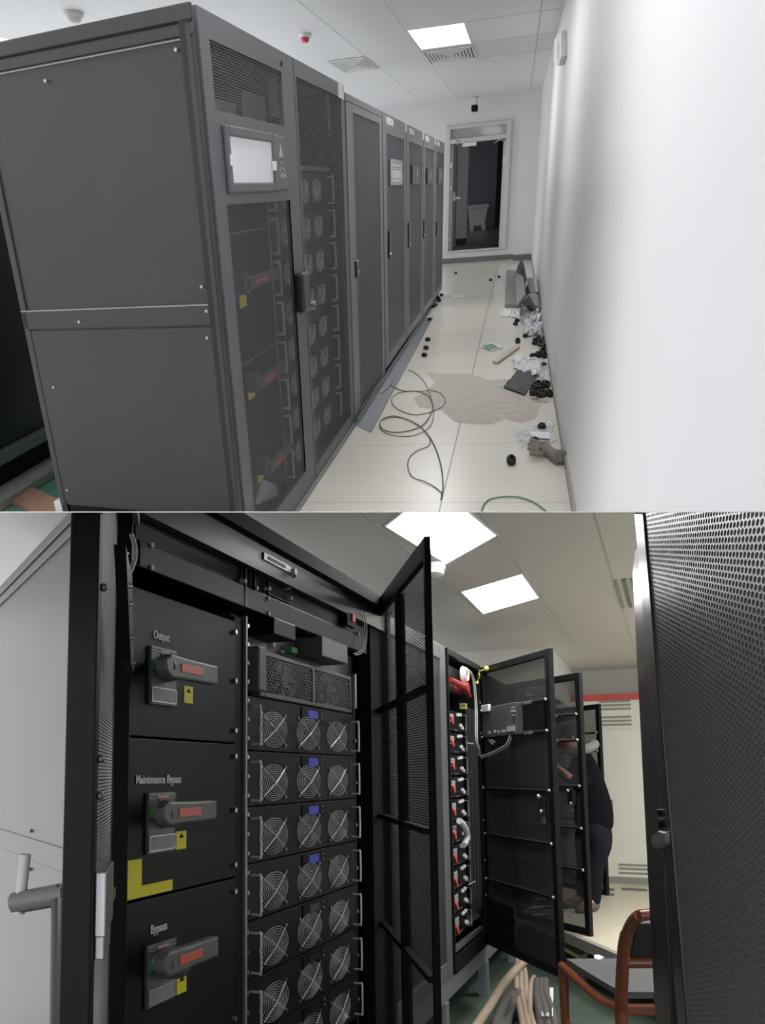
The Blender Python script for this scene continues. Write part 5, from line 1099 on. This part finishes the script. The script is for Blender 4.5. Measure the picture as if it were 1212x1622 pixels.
obj('back_pad', MB().prism([(xb_ - .0, .03, z0 + .02), (xb_ + .04, .03, z0 + .02), (post[5][0] + .02, .03, z1 - .05), (post[5][0] - .03, .03, z1 - .05)], (0, wid - .06, 0)), 'chairback', ch, CF, bevel=.01)
obj('top_rail', MB().tube(smooth_path([(xt_ - .0, 0, z1), (xt_ - .015, wid / 2, z1 + .02), (xt_, wid, z1)], 6), .026, 8), 'chairwood', ch, CF, smooth=True)
obj('lower_rail', MB().tube([(xb_, 0, z0), (xb_, wid, z0)], .026, 8), 'chairwood', ch, CF, smooth=True)
o = [cs(x, y, ZS + .045) for x, y in ((941, 1514), (948, 1513), (957, 1517), (950, 1521), (942, 1519))]; tag(obj('paper_scrap', MB().prism(o, (0, 0, .004)), 'paper'), 'torn white paper scrap lying on the grey chair seat', 'paper')

# ------------------------------------------------------------------ end panel of the open power cabinet, left of the left leaf
GF = frm((CR.x, CR.y, ZB), -GD); LW = 2.3; H = ZT - ZB; P = CR; nG = GF.col[1].to_3d()
obj('side_panel', MB().box(-LW, 0, 0, .025, 0, H), 'litside', ups2, GF); obj('side_frame', MB().box(-LW, 0, -.015, .0, H - .035, H).box(-LW, 0, -.012, .0, H - .075, H - .045), 'litside', ups2, GF, bevel=.003)
m0 = hitp(BB, 60, 1332, P, nG).z - ZB; m1_ = hitp(BB, 60, 1366, P, nG).z - ZB
obj('middle_band', MB().box(-LW, 0, -.004, .0, min(m0, m1_), max(m0, m1_)), 'litside', ups2, GF, bevel=.002)
obj('band_groove', MB().box(-LW, 0, -.005, .0, m0 - .002, m0 + .002).box(-LW, 0, -.005, .0, m1_ - .002, m1_ + .002), 'greyplate', ups2, GF)
for x, y in ((64, 874), (51, 1316), (50, 1377)): q = GF.inverted() @ hitp(BB, x, y, P, nG); obj('panel_screw', MB().cyl((q.x, .0, q.z), (q.x, -.008, q.z), .006, 8), 'greyplate', ups2, GF)

# ------------------------------------------------------------------ foreground mesh door on the right
P1 = ray(BB, 1062, 1226) * 1.5; dr = V((-.128, .992, 0)).normalized(); nl = V((-.992, -.128, 0)); tl = math.radians(1.7)
zx = (V((0, 0, 1)) * math.cos(tl) + nl * math.sin(tl)); RF = frm(P1, -dr, zx)
fg = thing('foreground_cabinet', 'black cabinet at the right edge with its big hexagon mesh door close to the camera', 'cabinet', None, F=RF)
zlo, zhi = -1.2, .66
obj('body', MB().box(-.10, 1.05, .07, .60, zlo, zhi), 'black', fg, RF)
dfr = obj('door', MB().box(-.165, -.035, -.004, .03, zlo, zhi).box(-.165, 1.06, -.004, .03, zhi - .02, zhi).box(.92, 1.06, -.004, .03, zlo, zhi).box(-.165, 1.06, -.004, .03, zlo, zlo + .08), 'blackgloss', fg, RF, bevel=.004)
cu, cv, ro, ri = .0158, .0082, .5, .385        # staggered hexagon holes, cu across by cv up
vs, fs = [], []; x = -.04; i = 0; T = .0035
hexo = [(math.cos(math.radians(60 * k)) / math.sqrt(3) * 2 / math.sqrt(3) * .5 * 1.7320508 / 1.0, 0) for k in range(6)]
def hexpt(cx, cz, s): return [(cx + cu * (2 / 3) * s * math.cos(math.radians(60 * k)), cz + cv / math.sqrt(3) * s * math.sin(math.radians(60 * k))) for k in range(6)]
while x < .92:
    z = -.52 + (cv / 2 if i % 2 else 0)
    while z < .66:
        o = len(vs); po, pi_ = hexpt(x, z, 1.0), hexpt(x, z, .74)
        vs += [(u_, 0, w_) for u_, w_ in po] + [(u_, 0, w_) for u_, w_ in pi_] + [(u_, T, w_) for u_, w_ in pi_]
        for k in range(6): j = (k + 1) % 6; fs += [(o + k, o + j, o + 6 + j, o + 6 + k), (o + 6 + k, o + 6 + j, o + 12 + j, o + 12 + k)]
        z += cv
    x += cu; i += 1
me = bpy.data.meshes.new('hexagon_mesh'); me.from_pydata(vs, [], fs); X['hexm'] = mat('grey hexagon mesh', (.16, .16, .165), .38, .5); me.materials.append(X['hexm'])
o = bpy.data.objects.new('hexagon_mesh', me); put(o, RF, dfr)
hz = (RF.inverted() @ hitp(BB, 1045, 1325, P1, RF.col[1].to_3d()))
lv = obj('swing_handle', MB().prism([(-.18, -.022, hz.z + .005), (-.10, -.02, hz.z + .020), (-.045, -.012, hz.z + .020), (-.05, -.012, hz.z + .0), (-.17, -.022, hz.z - .02)], (0, .018, 0)), 'greyhandle', dfr, RF, bevel=.006)
obj('handle_boss', MB().cyl((-.14, .0, hz.z + .04), (-.14, -.012, hz.z + .04), .018, 14), 'blackgloss', dfr, RF, smooth=True)
# the edge of a second open door behind it
P2 = ray(BB, 1018, 1226) * 2.8; d2v = V((-.20, .98, 0)).normalized(); SFm = frm((P2.x, P2.y, -1.2), -d2v)
zt2 = hitp(BB, 1002, 892, P2, SFm.col[1].to_3d()).z + 1.2
sd_ = thing('standing_door', 'narrow dark door edge rising between the wooden chair and the big mesh door', 'door', None, F=SFm)
xr = (SFm.inverted() @ hitp(BB, 1043, 1226, P2, SFm.col[1].to_3d())).x
obj('edge_stile', MB().prism([(-.0, 0, 0), (xr, 0, 0), (xr, 0, zt2 + .03), (.06, 0, zt2 + .03), (0, 0, zt2 - .03)], (0, .04, 0)), 'blackgloss', sd_, SFm, bevel=.004)
obj('perforated_panel', MB().box(xr, xr + .8, .02, .022, .1, zt2 - .1), perf('bright perforated strip', (.30, .30, .31), .02, .014, .62, .35, .5), sd_, SFm)
obj('far_stile', MB().box(xr + .8, xr + .9, 0, .04, 0, zt2 + .03).box(xr, xr + .8, 0, .04, zt2 - .1, zt2 + .03).box(xr, xr + .8, 0, .04, 0, .1), 'blackgloss', sd_, SFm)

# ================================================================== an added slab blocking light between the two rooms, and trimming to it
bpy.context.view_layer.update()
NP = at @ V((0, 1, (PY - 811) / FL)).normalized()            # pointing down into the lower room
PO = V((0, 0, CAMZ))
def trim(o, keep_up):
    me = o.data; M = o.matrix_world; n = NP if keep_up else -NP
    d = [((M @ v.co) - PO).dot(n) for v in me.vertices]
    if not d or max(d) <= .0006: return
    if min(d) >= -.0006:
        for c in list(o.children): bpy.data.objects.remove(c)
        ROOM.pop(o, None); bpy.data.objects.remove(o); return
    if me.users > 1: me = me.copy(); o.data = me
    bm = bmesh.new(); bm.from_mesh(me); Mi = M.inverted()
    co = Mi @ (PO - n * .0006); no = (M.to_3x3().transposed() @ n).normalized()
    r = bmesh.ops.bisect_plane(bm, geom=bm.verts[:] + bm.edges[:] + bm.faces[:], plane_co=co, plane_no=no, clear_outer=True)
    ed = [x for x in r['geom_cut'] if isinstance(x, bmesh.types.BMEdge) and x.is_valid]
    if ed:
        try: bmesh.ops.holes_fill(bm, edges=ed)
        except Exception: pass
    bm.to_mesh(me); bm.free()
for o in list(ROOM):
    try: nm = o.name
    except ReferenceError: continue
    if o.type == 'MESH' and not any(m.type in ('SKIN',) for m in o.modifiers): trim(o, ROOM[o][0] is TA)
for o in list(ROOM):
    try: e_ = o.type == 'EMPTY' and not o.children
    except ReferenceError: continue
    if e_: ROOM.pop(o); bpy.data.objects.remove(o)
u_ = (at @ V((1, 0, 0))); w_ = NP.cross(u_).normalized()
if w_.y < 0: w_ = -w_
sl = MB(); c_ = [PO + u_ * sx * 8 + w_ * d_ for sx, d_ in ((-1, .9), (1, .9), (1, 30), (-1, 30))]
lo = [q + NP * -.0004 for q in c_]; sl.prism(lo, NP * .0008)
me = bpy.data.meshes.new('light_divider'); me.from_pydata([tuple(v) for v in sl.v], [], sl.f); me.materials.append(X['wallA'])
o = bpy.data.objects.new('light_divider', me); COL.objects.link(o); o['kind'] = 'structure'

# ------------------------------------------------------------------ light and exposure
w = bpy.data.worlds.new('world'); sc.world = w; w.use_nodes = True
w.node_tree.nodes['Background'].inputs[0].default_value = (.95, .97, 1, 1); w.node_tree.nodes['Background'].inputs[1].default_value = 1.1
sc.view_settings.view_transform = 'Standard'; sc.view_settings.look = 'None'; sc.view_settings.gamma = 1; sc.view_settings.exposure = 0.5
sc.view_settings.use_curve_mapping = False
sc.cycles.max_bounces = 8; sc.cycles.transparent_max_bounces = 24; sc.cycles.use_denoising = True
